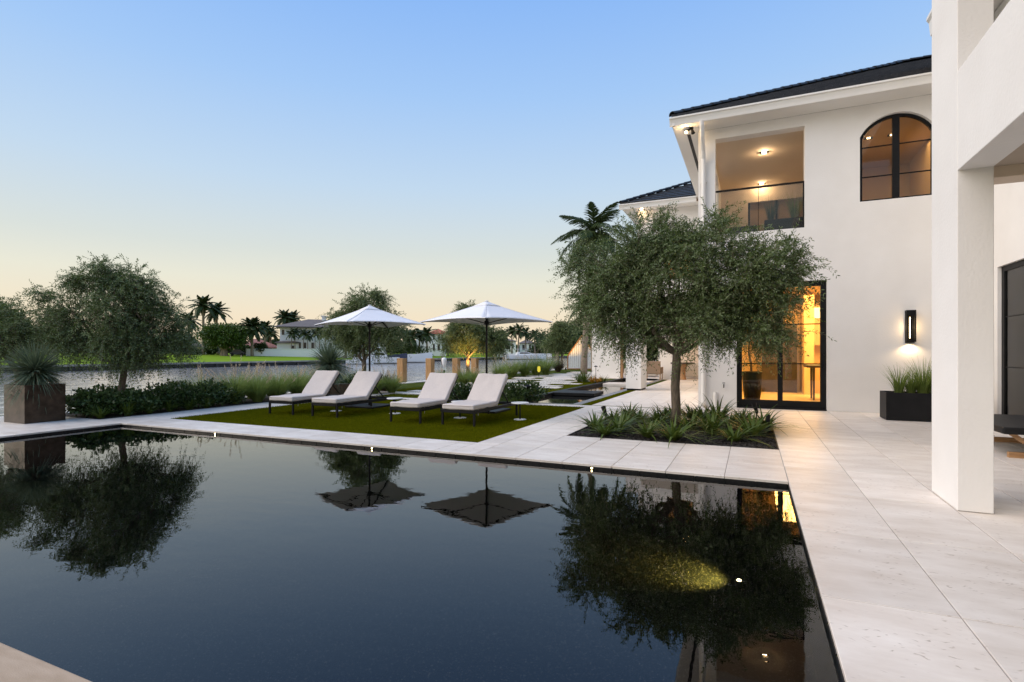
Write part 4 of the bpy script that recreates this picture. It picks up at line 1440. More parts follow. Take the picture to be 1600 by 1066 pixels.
# hedge and low planting by the canal
hedge = [(-13.1, 6.75), (-12.65, 6.75), (-12.4, 7.3), (-13.4, 7.6), (-12.55, 7.95), (-12.5, 8.55), (-13.2, 8.8), (-12.45, 9.15), (-12.6, 9.75)]
hl = ['beside the bronze planter', 'next to the bronze planter, nearer the pool', 'before the round olive trunk', 'behind the round olive trunk', 'just past the round olive trunk', 'in the middle of the hedge', 'on the water side of the hedge', 'next to the fountain grasses', 'last before the fountain grasses']
for (X, Y), lab in zip(hedge, hl):
    shrub('hedge_shrub', 'dark green broad leaved hedge shrub ' + lab, (X, Y, 0), (.52, .52, random.uniform(.26, .34)), 1500, .085, SHRUB, 'shrub', 'hedge shrubs along the canal')
k = 0
for X, Y, wh in [(-12.2, 6.55, 'at the hedge corner by the bronze planter'), (-12.15, 7.05, 'first along the path from the planter'), (-12.15, 7.5, 'second along the path from the planter'), (-12.15, 7.95, 'third along the path from the planter'), (-12.15, 8.4, 'fourth along the path from the planter'), (-12.15, 8.85, 'last along the path before the grasses')]:
    strap_plant('lily_clump', 'bright strap leaved clump under the hedge ' + wh, (X, Y, 0), 60, .36, .05, LILY, 'plant', 'strap leaved clumps under the hedge', .9, .8, 5)
fg = [(-12.5, 9.9, 'nearest the hedge'), (-12.9, 10.3, 'on the water side by the hedge'), (-12.35, 10.5, 'spilling over the path'), (-12.75, 11.4, 'with drooping pale plumes'), (-12.4, 12.0, 'between path and water'), (-13.0, 12.5, 'low on the water side'), (-12.5, 13.1, 'tall with pink plumes'), (-12.9, 13.8, 'next to the dark planter box'), (-12.3, 14.3, 'right behind the lounger closest to the canal'), (-13.4, 9.6, 'at the water edge past the round olive'), (-13.4, 11.2, 'at the water edge in the middle of the row'), (-13.5, 13.2, 'at the water edge near the dark planter box'), (-12.35, 11.2, 'leaning over the path edge')]
for X, Y, wh in fg:
    tall = 'tall' in wh or 'nearest' in wh
    strap_plant('fountain_grass', 'fountain grass tuft ' + wh, (X, Y, 0), 650, .95, .013, GRASSL, 'ornamental grass', 'fountain grasses along the canal', .9, .65, 5, 14 if tall else 8, PLUME, 1.15 if tall else .95)
for cx, d, h, m, wh in [(600, 19, .75, REDBLADE, 'beside the wooden piling closest to the umbrellas'), (585, 17.5, .7, GRASSL, 'below the farther umbrella pole'), (612, 18, .7, GRASSL, 'green, before the closest wooden piling'),
                        (725, 23, .75, GRASSL, 'between the two loungers with the tall backs'), (745, 22, .75, GRASSL, 'beside the nearer umbrella pole'), (782, 27, 1.0, GRASSL, 'past the nearer umbrella pole'), (800, 30, 1.15, GRASSL, 'third in the row past the nearer umbrella'),
                        (820, 31, 1.2, GRASSL, 'fourth in the row past the nearer umbrella'), (838, 32, 1.3, GRASSL, 'tall, before the yellow garden light'), (852, 34, 1.35, GRASSL, 'tallest, next to the yellow garden light'), (872, 38, 1.1, REDBLADE, 'purple, beside the slatted gable'), (690, 25, .6, GRASSL, 'low, beside the second wooden piling')]:
    X, Y = at(cx, d)
    strap_plant('fountain_grass', 'ornamental grass ' + wh, (X, Y, -.03), 520, h * 1.1, .022, m, 'ornamental grass', 'ornamental grasses in the middle garden', .8, .65, 4, 9, PLUME, h * 1.15)
for cx, d, r, wh in [(722, 14.6, (.55, .45, .28), 'seen between the two nearer loungers'), (800, 14.4, (.45, .4, .28), 'right behind the lounger closest to the house'), (826, 14.8, (.55, .45, .30), 'beside the reflecting pond rim'), (560, 17.5, (.6, .6, .35), 'below the farther umbrella beside the planter box')]:
    X, Y = at(cx, d)
    shrub('low_shrub', 'low green shrub ' + wh, (X, Y, -.03), r, 1300, .085, SHRUB, 'shrub', 'low shrubs behind the loungers')
for cx, d, m, wh in [(795, 13.9, LILY, 'in front of the low shrubs by the pond'), (808, 13.9, LILY, 'between the low shrub and the pond rim')]:
    X, Y = at(cx, d)
    strap_plant('lily_clump', 'yellow green strap leaved clump ' + wh, (X, Y, -.03), 60, .35, .025, m, 'plant', 'yellow green clumps by the pond', .9, .8)
for cx, d, m, h, wh in [(914, 24.5, LILY, .9, 'yellow green and tall by the white wall panel'), (926, 24.2, ORANGEL, .45, 'orange by the white wall panel'), (934, 24.0, ORANGEL, .42, 'orange beside the pond path light'), (942, 24.4, LILY, .5, 'green at the end of the pond'), (905, 25, LILY, .6, 'dark and low left of the orange ones')]:
    X, Y = at(cx, d)
    strap_plant('bedding_plant', 'bedding plant ' + wh, (X, Y, -.03), 70, h, .035, m, 'plant', 'bedding at the end of the pond', .9, .8)
# palms by the house
X, Y = at(912, 33)
palm('palm_tree', 'coconut palm above the olive tree beside the rear wing', (X, Y, -.03), 8.5, (.55, .2), 24, 2.7, .17, .8, frondmat=PALMF, lw=.075, elev=(-.75, .95), n_leaf=40)
X, Y = at(928, 39)
palm('palm_tree', 'shorter palm half hidden behind the big olive tree', (X, Y, -.03), 4.7, (-.2, 0), 18, 2.1, .17, .6, lw=.075, elev=(-.75, .95), n_leaf=34)
# ------------------------------------------------------------------ loungers, umbrellas, side tables
PUFF = bpy.data.textures.new('cushion_puff', 'CLOUDS')
PUFF.noise_scale = .22
PUFF.noise_depth = 3


def puff(o):
    m1 = o.modifiers.new('fine', 'SUBSURF'); m1.subdivision_type = 'SIMPLE'; m1.levels = m1.render_levels = 4
    m2 = o.modifiers.new('puff', 'DISPLACE'); m2.texture = PUFF; m2.strength = .03; m2.mid_level = .5; m2.texture_coords = 'GLOBAL'


def make_lounger():
    t = thing('sun_lounger', 'x', 'sun lounger', (0, 0, 0), 'sun loungers on the lawn')
    W = .335
    b = MB()
    for s in (-1, 1): b.rbox(s * W - .02, s * W + .02, 0, 1.92, .235, .295, .004, 1)
    b.rbox(-W + .021, W - .021, 0.0, .04, .236, .294, .004, 1); b.rbox(-W + .021, W - .021, 1.88, 1.92, .236, .294, .004, 1)
    for k in range(9): b.box(-W + .021, W - .021, .12 + k * .1, .16 + k * .1, .27, .285)
    b.build('frame', BLACK, t, local=True)
    for sx in (-1, 1):
        for y in (.022, 1.898):
            MB().rbox(sx * W - .019, sx * W + .019, y - .019, y + .019, 0, .2345, .003, 1).build('leg', BLACK, t, local=True)
    c = MB().rbox(-W - .005, W + .005, -.01, 1.0, .297, .395, .026, 4).build('seat_cushion', CUSH, t, local=True, smooth=True)
    puff(c)
    MB().tube([(-W - .006, .0, .374), (-W - .006, .97, .374)], .004, 6).tube([(W + .006, .0, .374), (W + .006, .97, .374)], .004, 6).tube([(-W + .02, -.011, .374), (W - .02, -.011, .374)], .004, 6).build('piping', CUSH, c, local=True)
    M = Matrix.Translation((0, .985, .315)) @ Matrix.Rotation(R(47), 4, 'X')
    bc = MB().rbox(-W - .005, W + .005, -.0, .74, .0, .095, .026, 4, m=M).build('back_cushion', CUSH, t, local=True, smooth=True)
    puff(bc)
    b = MB()
    for s in (-1, 1):
        b.bar(M @ Vector((s * (W - .03), .0, -.02)), M @ Vector((s * (W - .03), .74, -.02)), .03)
    for k in range(7): b.bar(M @ Vector((-W + .04, .08 + k * .1, -.016)), M @ Vector((W - .04, .08 + k * .1, -.016)), .022, .01)
    b.build('back_frame', BLACK, t, local=True)
    b = MB()
    for s in (-1, 1): b.bar(M @ Vector((s * (W - .05), .40, -.03)), (s * (W - .05), 1.62, .28), .018)
    b.bar((-W + .03, 1.62, .28), (W - .03, 1.62, .28), .02)
    b.build('prop', BLACK, t, local=True)
    # cushion ties
    b = MB()
    b.bar((W + .008, .16, .31), (W + .012, .15, .19), .008, .003)
    b.build('tie', CUSH, t, local=True)
    return t


proto = make_lounger()
spots = [(-9.33, 8.52, .02, 'taupe cushioned sun lounger closest to the canal planting'), (-8.12, 8.54, -.01, 'taupe cushioned sun lounger second from the canal planting'),
         (-6.05, 8.48, .01, 'taupe cushioned sun lounger second from the paved walk to the house'), (-4.93, 8.55, -.01, 'taupe cushioned sun lounger beside the paved walk, nearest the olive bed')]
for i, (x, y, a, lab) in enumerate(spots):
    o = proto if i == 0 else copy_tree(proto)
    o.location = (x, y, .0); o.rotation_euler.z = a; o['label'] = lab


def side_table(x, y, lab):
    t = thing('side_table', lab, 'side table', (x, y, 0), 'round white side tables')
    MB().lathe([(.155, .325), (.18, .33), (.18, .345), (.172, .35)], 32).build('top', WHITE, t, local=True)
    MB().tube([(0, 0, .014), (0, 0, .326)], .014, 10).build('stem', BLACK, t, local=True)
    MB().lathe([(.13, 0), (.13, .008), (.12, .014)], 28).build('base', WHITE, t, local=True)


side_table(-4.24, 9.85, 'round white side table beside the lounger nearest the olive bed')
side_table(-7.18, 9.7, 'round white side table between the two middle loungers')
side_table(-8.72, 9.55, 'round white side table between the two loungers by the canal')
side_table(-5.48, 9.6, 'round white side table between the two loungers nearer the house')


def umbrella(x, y, ang, zp, zc, hd, lab):
    """square canopy, corners at hd from the pole; ang turns one corner"""
    t = thing('parasol', lab, 'parasol', (x, y, 0), 'white square parasols')
    MB().rbox(-.42, .42, -.42, .42, 0, .05, .008, 1).build('base', BLACK, t, local=True)
    MB().tube([(0, 0, .05), (0, 0, .35)], .034, 12).build('socket', BLACK, t, local=True)
    MB().tube([(0, 0, .3), (0, 0, zp - .03)], .024, 12).build('pole', BLACK, t, local=True)
    cs = [(hd * math.cos(ang + k * math.pi / 2), hd * math.sin(ang + k * math.pi / 2)) for k in range(4)]
    def surf(a, c, u, v, lift=0.):
        ex, ey = a[0] + (c[0] - a[0]) * u, a[1] + (c[1] - a[1]) * u
        sag = 4 * u * (1 - u)
        pull = 1 - .035 * sag * v
        z = zc + (zp - zc) * ((1 - v) * .85 + .15 * (1 - v) ** 2.0) + .035 * sag * v * v
        return (ex * v * pull, ey * v * pull, z + lift)
    m = MB()
    NU, NV = 12, 12
    for k in range(4):
        a, c = cs[k], cs[(k + 1) % 4]
        vs = [surf(a, c, i / NU, j / NV) for j in range(NV + 1) for i in range(NU + 1)]
        m.add(vs, [(j * (NU + 1) + i, j * (NU + 1) + i + 1, (j + 1) * (NU + 1) + i + 1, (j + 1) * (NU + 1) + i) for j in range(NV) for i in range(NU)])
    can = m.build('canopy', CANVAS, t, local=True, smooth=True)
    md = can.modifiers.new('thick', 'SOLIDIFY'); md.thickness = .006; md.offset = 0
    # vent cap
    m = MB()
    for k in range(4):
        a, c = cs[k], cs[(k + 1) % 4]
        vs = [surf(a, c, i / 8, .02 + .19 * j / 3, .022 - .012 * j / 3) for j in range(4) for i in range(9)]
        m.add(vs, [(j * 9 + i, j * 9 + i + 1, (j + 1) * 9 + i + 1, (j + 1) * 9 + i) for j in range(3) for i in range(8)])
    vc = m.build('vent_cap', CANVAS, can, local=True, smooth=True)
    md = vc.modifiers.new('thick', 'SOLIDIFY'); md.thickness = .006; md.offset = 0
    # seams over the corner ribs, hem
    m = MB()
    for k in range(4):
        m.tube([surf(cs[k], cs[k], 0, .2 + .8 * j / 8, .005) for j in range(9)], .007, 5)
        m.tube([surf(cs[k], cs[(k + 1) % 4], i / 10, 1.0, 0) for i in range(11)], .008, 5)
    m.build('seam', CANVAS, can, local=True)
    hubz = zc - .02
    MB().lathe([(.05, hubz - .05), (.055, hubz - .02), (.055, hubz + .03), (.04, hubz + .05)], 14).build('hub', BLACK, t, local=True)
    MB().lathe([(.04, zp + .012), (.045, zp + .02), (.035, zp + .032), (.01, zp + .036)], 12).build('finial', WHITE, t, local=True)
    for k in range(4):
        r_ = MB()
        p = [Vector(surf(cs[k], cs[k], 0, v, -.02)) for v in (.02, .25, .5, .75, .98)]
        for j in range(4): r_.bar(p[j], p[j + 1], .018, .024)
        ro = r_.build('rib', BLACK, t, local=True)
        q = Vector(surf(cs[k], cs[k], 0, .52, -.03))
        MB().bar((.05 * math.cos(ang + k * math.pi / 2), .05 * math.sin(ang + k * math.pi / 2), hubz), q, .014, .018).build('strut', BLACK, ro, local=True)


# one corner of each canopy turned to the viewer
umbrella(-8.66, 10.66, math.atan2(-(10.66), 8.66) + R(-20), 2.50, 2.04, 1.42, 'white square parasol over the two loungers by the canal')
umbrella(-5.55, 10.95, math.atan2(-(10.95), 5.55) + R(-1), 2.51, 2.05, 1.52, 'white square parasol over the two loungers nearer the house')

# ------------------------------------------------------------------ lights and fittings on the house
SCX = 3.155
sc = thing('wall_sconce', 'tall black box sconce glowing warm on the white wall', 'wall lamp', (SCX, WY - .08, 1.9))
b = MB()
b.box(SCX - .085, SCX + .085, WY - .03, WY - .001, 1.56, 2.27)
b.box(SCX - .085, SCX + .085, WY - .15, WY - .031, 2.24, 2.27)
for xa in (SCX - .085, SCX + .061): b.box(xa, xa + .024, WY - .15, WY - .126, 1.58, 2.24)
b.box(SCX - .061, SCX + .061, WY - .15, WY - .138, 2.16, 2.24); b.box(SCX - .061, SCX + .061, WY - .15, WY - .138, 1.58, 1.62)
b.box(SCX - .018, SCX + .018, WY - .15, WY - .14, 1.62, 2.16)
b.build('frame', BLACK, sc)
MB().tube([(SCX, WY - .085, 1.66), (SCX, WY - .085, 2.12)], .022, 12).build('tube_lamp', emis('sconce_tube', (1, .70, .34), 9), sc)
lamp('sconce_light', sc, (SCX, WY - .10, 1.545), 11, (1, .70, .38), .03, 'SPOT', (SCX, WY - .03, 0), 150, .6)
lamp('sconce_glow', sc, (SCX, WY - .11, 1.9), 4.5, (1, .68, .36), .04)

fl = thing('floodlight', 'small twin floodlight under the roof corner, one lamp lit', 'floodlight', (-1.4, 13.85, 6.9))
b = MB(); b.lathe([(.05, 6.895), (.05, 6.921)], 12, -1.36, 13.9)
b.tube([(-1.36, 13.9, 6.9), (-1.33, 13.86, 6.84), (-1.31, 13.84, 6.76)], [.02, .03, .05], 10)
b.build('dark_head', BLACK, fl)
MB().tube([(-1.38, 13.9, 6.9), (-1.43, 13.86, 6.86), (-1.46, 13.82, 6.82)], [.02, .03, .05], 10).build('lit_head', BLACK, fl)
MB().lathe([(.005, 6.765), (.035, 6.78), (.042, 6.81), (.02, 6.83)], 12, -1.47, 13.81).build('lens', LAMPW, fl)
lamp('floodlight_glow', fl, (-1.47, 13.78, 6.76), 9, (1, .68, .34), .04)


def downlight(x, y, z, lab, power, half=.06, spot=True, mt=None):
    t = thing('downlight', lab, 'ceiling light', (x, y, z))
    MB().box(x - half - .05, x - half, y - half, y + half, z - .03, z - .001).build('trim', BLACK, t)
    MB().box(x + half, x + half + .05, y - half, y + half, z - .03, z - .001).build('trim', BLACK, t)
    MB().box(x - half, x + half, y - half, y + half, z - .014, z - .002).build('lens', mt or LAMPW, t)
    if power: lamp('downlight_beam', t, (x, y, z - .04), power, (1, .68, .38), .05)
    return t


X, Y_ = at(1194, 14.25)
downlight(X, Y_, 6.70, 'lit square downlight in the balcony ceiling, nearer the railing', 30)
X, Y_ = at(1190, 16.9)
downlight(X, Y_, 6.70, 'lit square downlight in the balcony ceiling, farther in', 26)
t = downlight(-3.9, 21.05, 6.92, 'small lit lamp under the rear wing eave', 6)
downlight(2.75, 16.3, 6.88, 'small lit downlight in the ceiling behind the arched window, nearer its edge', 0, .04)
downlight(3.25, 16.3, 6.88, 'small lit downlight in the ceiling behind the arched window, nearer the pier', 0, .04)
# balcony planter with blue grass and a dark lounge
bp = thing('balcony_planter', 'black planter on the balcony behind the glass', 'planter', (.75, 15.0, 4.1))
MB().rbox(.30, 1.25, 14.75, 15.15, 4.1, 4.66, .01, 1).build('box', DKPLANT, bp)
strap_plant('balcony_grass', 'blue grey grass in the balcony planter beside the rail post', (.45, 14.95, 4.64), 130, .62, .012, YUCCA, 'plant', None, .4, .35)
strap_plant('balcony_grass', 'dark green grass at the end of the balcony planter', (.98, 14.95, 4.64), 150, .7, .012, GRASSL, 'plant', None, .4, .35)
bs = thing('balcony_sofa', 'dark low sofa on the balcony behind the glass', 'sofa', (-.2, 15.6, 4.1))
MB().rbox(-.7, .15, 15.3, 16.2, 4.15, 4.5, .03, 2).build('seat', DKPLANT, bs); MB().rbox(-.7, .15, 16.1, 16.3, 4.5, 4.85, .03, 2).build('backrest', DKPLANT, bs)

# room behind the glass door
lamp('room_light', house, (2.2, 18.2, 3.2), 560, (1, .58, .16), .3, 'AREA', (2.2, 18.2, 0), size=(3.0, 3.4))
lamp('upper_room_light', house, (3.4, 16.4, 6.8), 26, (1, .66, .30), .3, 'AREA', (3.4, 16.4, 4), size=(1.6, 1.6))
MB().box(1.55, 1.83, 19.5, 20.98, 0, 3.29).build('room_pier', WARMWALL, house)
MB().box(1.84, 3.8, 20.2, 20.98, 0, .95).build('room_counter', CABINET, house)
MB().box(1.84, 3.8, 20.5, 20.98, 1.6, 3.0).build('room_cupboard', CABINET, house)
MB().box(1.9, 2.35, 20.45, 20.495, 2.5, 2.85).build('cove_light', LAMPW2, house)
MB().box(.33, 1.4, 20.3, 20.98, 0, 2.3).build('room_bookcase', DARKWOOD, house)
tb = thing('dining_table', 'dark round edged table inside the lit room', 'table', (2.0, 17.6, 0))
MB().rbox(1.42, 2.9, 17.2, 18.2, .92, 1.0, .03, 3).build('top', DARKWOOD, tb)
for xx, yy in ((1.62, 17.35), (1.62, 18.05), (2.75, 17.35), (2.75, 18.05)): MB().tube([(xx, yy, 0), (xx * 1.0, yy, .92)], [.025, .035], 8).build('leg', DARKWOOD, tb)
for xx, lab in ((1.95, 'slim dark stool tucked under the table, nearer the window frame'), (2.5, 'slim dark stool under the table, farther in')):
    st = thing('stool', lab, 'stool', (xx, 17.0, 0))
    MB().rbox(xx - .18, xx + .18, 16.85, 17.18, .62, .67, .015, 2).build('seat', DARKWOOD, st)
    for sx in (-.15, .15):
        for sy in (16.9, 17.14): MB().tube([(xx + sx, sy, 0), (xx + sx, sy, .62)], .014, 6).build('leg', BLACK, st)
ip = thing('house_plant', 'tall plant in a big black pot inside the glass door', 'plant', (.0, 15.2, 0))
MB().lathe([(.17, .0), (.22, .4), (.25, .85), (.22, .86), (.2, .8)], 20, .02, 15.2).build('pot', DKPLANT, ip)
b = MB(); pts = limb(b, (.0, 15.2, .8), (-.05, 15.25, 2.3), .03, .015, .15); b.build('stem', BARK, ip)
v = norm(rng.normal(0, 1, (500, 3))); P = v * rng.uniform(.2, .5, (500, 1)) + [-.05, 15.25, 2.2]
lv = leaf_quads(P, v, .11, .06); npmesh('foliage', lv, np.arange(len(lv)).reshape(-1, 4), SHRUB, ip, local=False)
cu = MB()
pts = [(-.86 + k * .012, 14.62 + .035 * math.sin(k * 1.1)) for k in range(48)]
cu.add([(x, y, z) for z in (.02, 3.25) for x, y in pts], [(k, k + 1, 49 + k - 0, 48 + k) for k in range(47)])
tag(cu.build('curtain', mat('pale_sheer', (.5, .42, .3), .9, col2=(.45, .38, .27), scale=4), smooth=True), 'pale curtain gathered beside the glass door', 'curtain')
# hose tap and conduit on the wall
tp = thing('hose_tap', 'small dark hose tap on the wall beside the glass door', 'tap', (-.75, WY, .6))
MB().tube([(-.62, WY - .001, .56), (-.62, WY - .07, .55), (-.62, WY - .08, .48)], .012, 8).build('spout', BLACK, tp)
MB().tube([(-.65, WY - .06, .60), (-.59, WY - .06, .60)], .01, 6).build('wheel', BLACK, tp)
tag(MB().tube([(-.82, WY - .06, 0), (-.82, WY - .06, .30), (-.82, WY - .04, .36)], .045, 12).build('vent_pipe', TRIM), 'short white capped pipe against the wall foot', 'pipe')


# ------------------------------------------------------------------ garden lights
def bed_spot(cx, d, lab, lit=False, z=-.04):
    X, Y = at(cx, d)
    t = thing('garden_spotlight', lab, 'garden light', (X, Y, z), 'black garden spotlights')
    MB().tube([(X, Y, z - .05), (X, Y, z + .17)], .012, 8).build('stake', BLACK, t)
    MB().tube([(X, Y, z + .17), (X + .01, Y, z + .21)], .022, 8).build('knuckle', BLACK, t)
    MB().tube([(X + .01, Y, z + .20), (X - .05, Y + .02, z + .38)], [.03, .048], 12).build('head', BLACK, t)
    return X, Y


bed_spot(946, 10.0, 'black garden spotlight at the pool side of the mulch bed')
bed_spot(1182, 10.6, 'black garden spotlight near the glass door corner of the bed')
X, Y_ = at(1200, 9.1)
bl = thing('bollard_light', 'low black slot light at the bed corner by the deck', 'garden light', (X, Y_, -.03))
MB().rbox(X - .03, X + .03, Y_ - .08, Y_ + .08, -.05, .30, .006, 1).build('body', BLACK, bl)
for cx, d, h, lab in ((824, 14.6, .42, 'black path light in the low shrubs behind the last lounger'), (931, 23.5, .72, 'slim path light beside the orange bedding')):
    X, Y_ = at(cx, d)
    t = thing('path_light', lab, 'garden light', (X, Y_, -.03))
    MB().tube([(X, Y_, -.03), (X, Y_, h)], .012, 8).build('stem', BLACK, t)
    MB().lathe([(.09, h), (.085, h + .015), (.015, h + .06)], 16, X, Y_).build('hat', BLACK, t)
X, Y_ = at(842, 30)
t = thing('garden_uplight', 'yellow glowing uplight among the tall grasses', 'garden light', (X, Y_, -.03))
MB().tube([(X, Y_, -.03), (X, Y_, .25)], .02, 8).build('stake', BLACK, t)
MB().lathe([(.03, .25), (.09, .33), (.08, .55), (.02, .58)], 12, X, Y_).build('lens', emis('yellow_lens', (.9, .75, .08), .9), t)
X, Y_ = at(731, 31.2)
t = thing('tree_uplight', 'hidden uplight at the foot of the warm lit olive tree', 'garden light', (X, Y_, -.03))
MB().tube([(X, Y_, -.03), (X, Y_, .2)], [.04, .06], 10).build('head', BLACK, t)
lamp('tree_beam', t, (X, Y_, .25), 620, (1, .55, .14), .06, 'SPOT', (X - .1, Y_ + .7, 2), 100, .6)
X, Y_ = at(884, 41.2)
t = thing('tree_uplight', 'uplight at the foot of the olive beside the slatted gable', 'garden light', (X, Y_, -.03))
MB().tube([(X, Y_, -.03), (X, Y_, .2)], [.04, .06], 10).build('head', BLACK, t)
lamp('tree_beam', t, (X, Y_, .25), 450, (1, .55, .14), .06, 'SPOT', (X + .1, Y_ + .7, 2), 100, .6)

# pool lights: small lit eyelets in the far wall just over the water, one lamp on the floor
for cx, lab in ((337, 'lit pool eyelet in the far wall, nearest the canal'), (582, 'lit pool eyelet in the far wall below the lounging lawn'), (925, 'lit pool eyelet in the far wall before the olive bed')):
    k = (cx - 800) / F
    d = 6.262 / (k * SA + CA)
    X = d * (k * CA - SA)
    t = thing('pool_eyelet', lab, 'pool light', (X, 6.25, -.10), 'lit eyelets of the pool wall')
    MB().tube([(X, 6.266, -.04), (X, 6.252, -.04)], .014, 12).build('ring', BLACK, t)
    MB().tube([(X, 6.2515, -.04), (X, 6.246, -.04)], .009, 12).build('lens', LAMPY, t)
px_, py_ = -.09, 4.62
t = thing('pool_floor_light', 'submerged pool light throwing a yellow beam over the pool floor', 'pool light', (px_, py_, PD))
MB().tube([(px_, py_, PD), (px_, py_, PD + .10)], .03, 14).build('body', BLACK, t)
MB().lathe([(.018, PD + .10), (.016, PD + .11), (.006, PD + .115)], 14, px_, py_).build('lens', emis('pool_floor_lens', (1, .85, .42), 8), t)
lamp('pool_beam', t, (px_ - .06, py_, PD + .20), 420, (1, .80, .14), .03, 'SPOT', (px_ - .32, py_ + .05, PD), 92, 1.0)

# ------------------------------------------------------------------ terrace and loggia furniture
WICK = mat('wicker', (.34, .24, .16), .8, col2=(.22, .15, .10), scale=60, bump=.6, bscale=90, bdist=.01)
CREAM = mat('cream_upholstery', (.62, .57, .50), .9, col2=(.57, .52, .45), scale=8)
X, Y_ = at(1021, 27.0)
ch = thing('wicker_chair', 'brown wicker armchair on the far terrace', 'armchair', (X, Y_, 0))
MB().rbox(X - .40, X + .40, Y_ - .35, Y_ - .28, .28, .92, .02, 2).build('backrest', WICK, ch)
MB().rbox(X - .38, X + .38, Y_ - .27, Y_ + .4, .26, .42, .03, 2).build('seat', CREAM, ch)
for s in (-1, 1): MB().rbox(X + s * .40 - .03, X + s * .40 + .03, Y_ - .27, Y_ + .4, .3, .62, .02, 2).build('armrest', WICK, ch)
for sx in (-.38, .38):
    for sy in (-.31, .36): MB().tube([(X + sx, Y_ + sy, 0), (X + sx, Y_ + sy, .3)], .022, 8).build('leg', TEAK, ch)
X, Y_ = at(1066, 26.5)
tb = thing('terrace_table', 'wooden trunk table on the far terrace', 'table', (X, Y_, 0))
MB().lathe([(.20, 0), (.15, .25), (.17, .5), (.26, .78)], 14, X, Y_).build('base', TEAK, tb)
MB().lathe([(.55, .78), (.57, .82), (.55, .86)], 28, X, Y_).build('top', DARKWOOD, tb)
X, Y_ = at(1081, 28.0)
so = thing('terrace_sofa', 'cream rounded armchair at the terrace end', 'armchair', (X, Y_, 0))
MB().rbox(X - .42, X + .42, Y_ - .4, Y_ + .4, .05, .45, .08, 3).build('seat', CREAM, so)
MB().rbox(X - .42, X + .42, Y_ - .42, Y_ - .2, .40, .82, .08, 3).build('backrest', CREAM, so)
X, Y_ = at(1002, 30.0)
so = thing('terrace_sofa', 'cream sofa half hidden by the pier at the pond', 'sofa', (X, Y_, 0))
MB().rbox(X - .9, X + .9, Y_ - .4, Y_ + .4, .05, .45, .06, 3).build('seat', CREAM, so)
MB().rbox(X - .9, X + .9, Y_ + .25, Y_ + .45, .40, .85, .06, 3).build('backrest', CREAM, so)
for X, Y_, lab in ((-2.6, 25.5, 'warm downlight of the terrace ceiling above the table'), (-3.0, 29.5, 'warm downlight of the terrace ceiling farther back')):
    downlight(X, Y_, 3.05, lab, 75, .06)
lamp('wing_room_light', wing, (-2.5, 22.6, 6.0), 60, (1, .55, .16), .2)
# low black topped bench with a trestle of oak under the loggia
bn = thing('loggia_bench', 'low bench with black top and oak trestle under the loggia', 'bench', (3.4, 9.4, 0))
MB().rbox(2.92, 4.25, 8.75, 10.6, .31, .40, .02, 2).build('top', DKPLANT, bn)
for ya in (8.9, 10.4): MB().bar((3.02, ya, .035), (4.2, ya, .035), .06, .07).build('foot_rail', TEAK, bn)
for ya in (8.9, 10.4):
    for xa, xb in ((3.1, 3.35), (4.1, 3.85), ):
        MB().bar((xb, ya, .07), (xa + .05 * (1 if xa > 3.5 else -1), ya, .31), .05).build('leg', TEAK, bn)
# ------------------------------------------------------------------ dock piles, gable, far bank
for cx, lab in ((628, 'square timber piling beside the purple grass'), (672, 'square timber piling, second along the sea wall'), (713, 'square timber piling beside the white covered pole'), (742, 'square timber piling farthest along, by the warm lit olive')):
    k = (cx - 800) / F
    XP = SEA - .25
    d = XP / (k * CA - SA)
    Y_ = d * (k * SA + CA)
    t = thing('dock_piling', lab, 'piling', (XP, Y_, WZ), 'timber pilings along the sea wall')
    zt_ = zed(560, d)
    s = .165
    MB().rbox(XP - s, XP + s, Y_ - s, Y_ + s, WZ - .8, zt_, .012, 1).build('post', WOODP, t)
k = (694 - 800) / F; d = (SEA - .7) / (k * CA - SA); Y_ = d * (k * SA + CA)
t = thing('covered_outboard', 'white covered boat engine beside the timber pilings', 'boat engine', (SEA - .7, Y_, WZ))
MB().lathe([(.04, .55), (.09, .7), (.14, .92), (.13, 1.03), (.06, 1.08)], 14, SEA - .7, Y_).build('cover', WHITE, t, smooth=True)
MB().tube([(SEA - .7, Y_, WZ), (SEA - .7, Y_, .4)], .05, 8).build('shaft', BLACK, t)

# white slatted gable with copper coloured trim
X, Y_ = at(909, 43)
gb = thing('slatted_gable', 'white slatted gable screen with copper trim past the pond', 'garden shelter', (X, Y_, -.03), None, face_cam(909))
hw2, ez, rz = 1.13, 1.05, 2.75
nsl = 13
for i in range(nsl):
    xa = -hw2 + .06 + (2 * hw2 - .12) * i / nsl
    xb = -hw2 + .06 + (2 * hw2 - .12) * (i + 1) / nsl - .02
    def top(x): return ez + (rz - ez) * (1 - abs(x) / hw2) - .05
    poly = [(xa, .1), (xb, .1), (xb, top(xb))] + ([(0, top(0))] if xa < 0 < xb else []) + [(xa, top(xa))]
    MB().prism(poly, 1, -.02, .02).build('slat', WHITE, gb, local=True)
b = MB()
COPPER = mat('copper_trim', (.42, .19, .08), .5, .2, col2=(.34, .15, .06), scale=4)
b.bar((-hw2, -.0, 0), (-hw2, 0, ez), .08, .10); b.bar((hw2, 0, 0), (hw2, 0, ez), .08, .10)
b.bar((-hw2 - .03, 0, ez), (0, 0, rz), .10, .08); b.bar((hw2 + .03, 0, ez), (0, 0, rz), .10, .08)
b.bar((-hw2 + .05, 0, .06), (hw2 - .05, 0, .06), .08, .08)
b.build('trim', COPPER, gb, local=True)
MB().box(-.025, .025, -.05, -.021, .1, rz - .1).build('centre_batten', BLACK, gb, local=True)
b = MB()
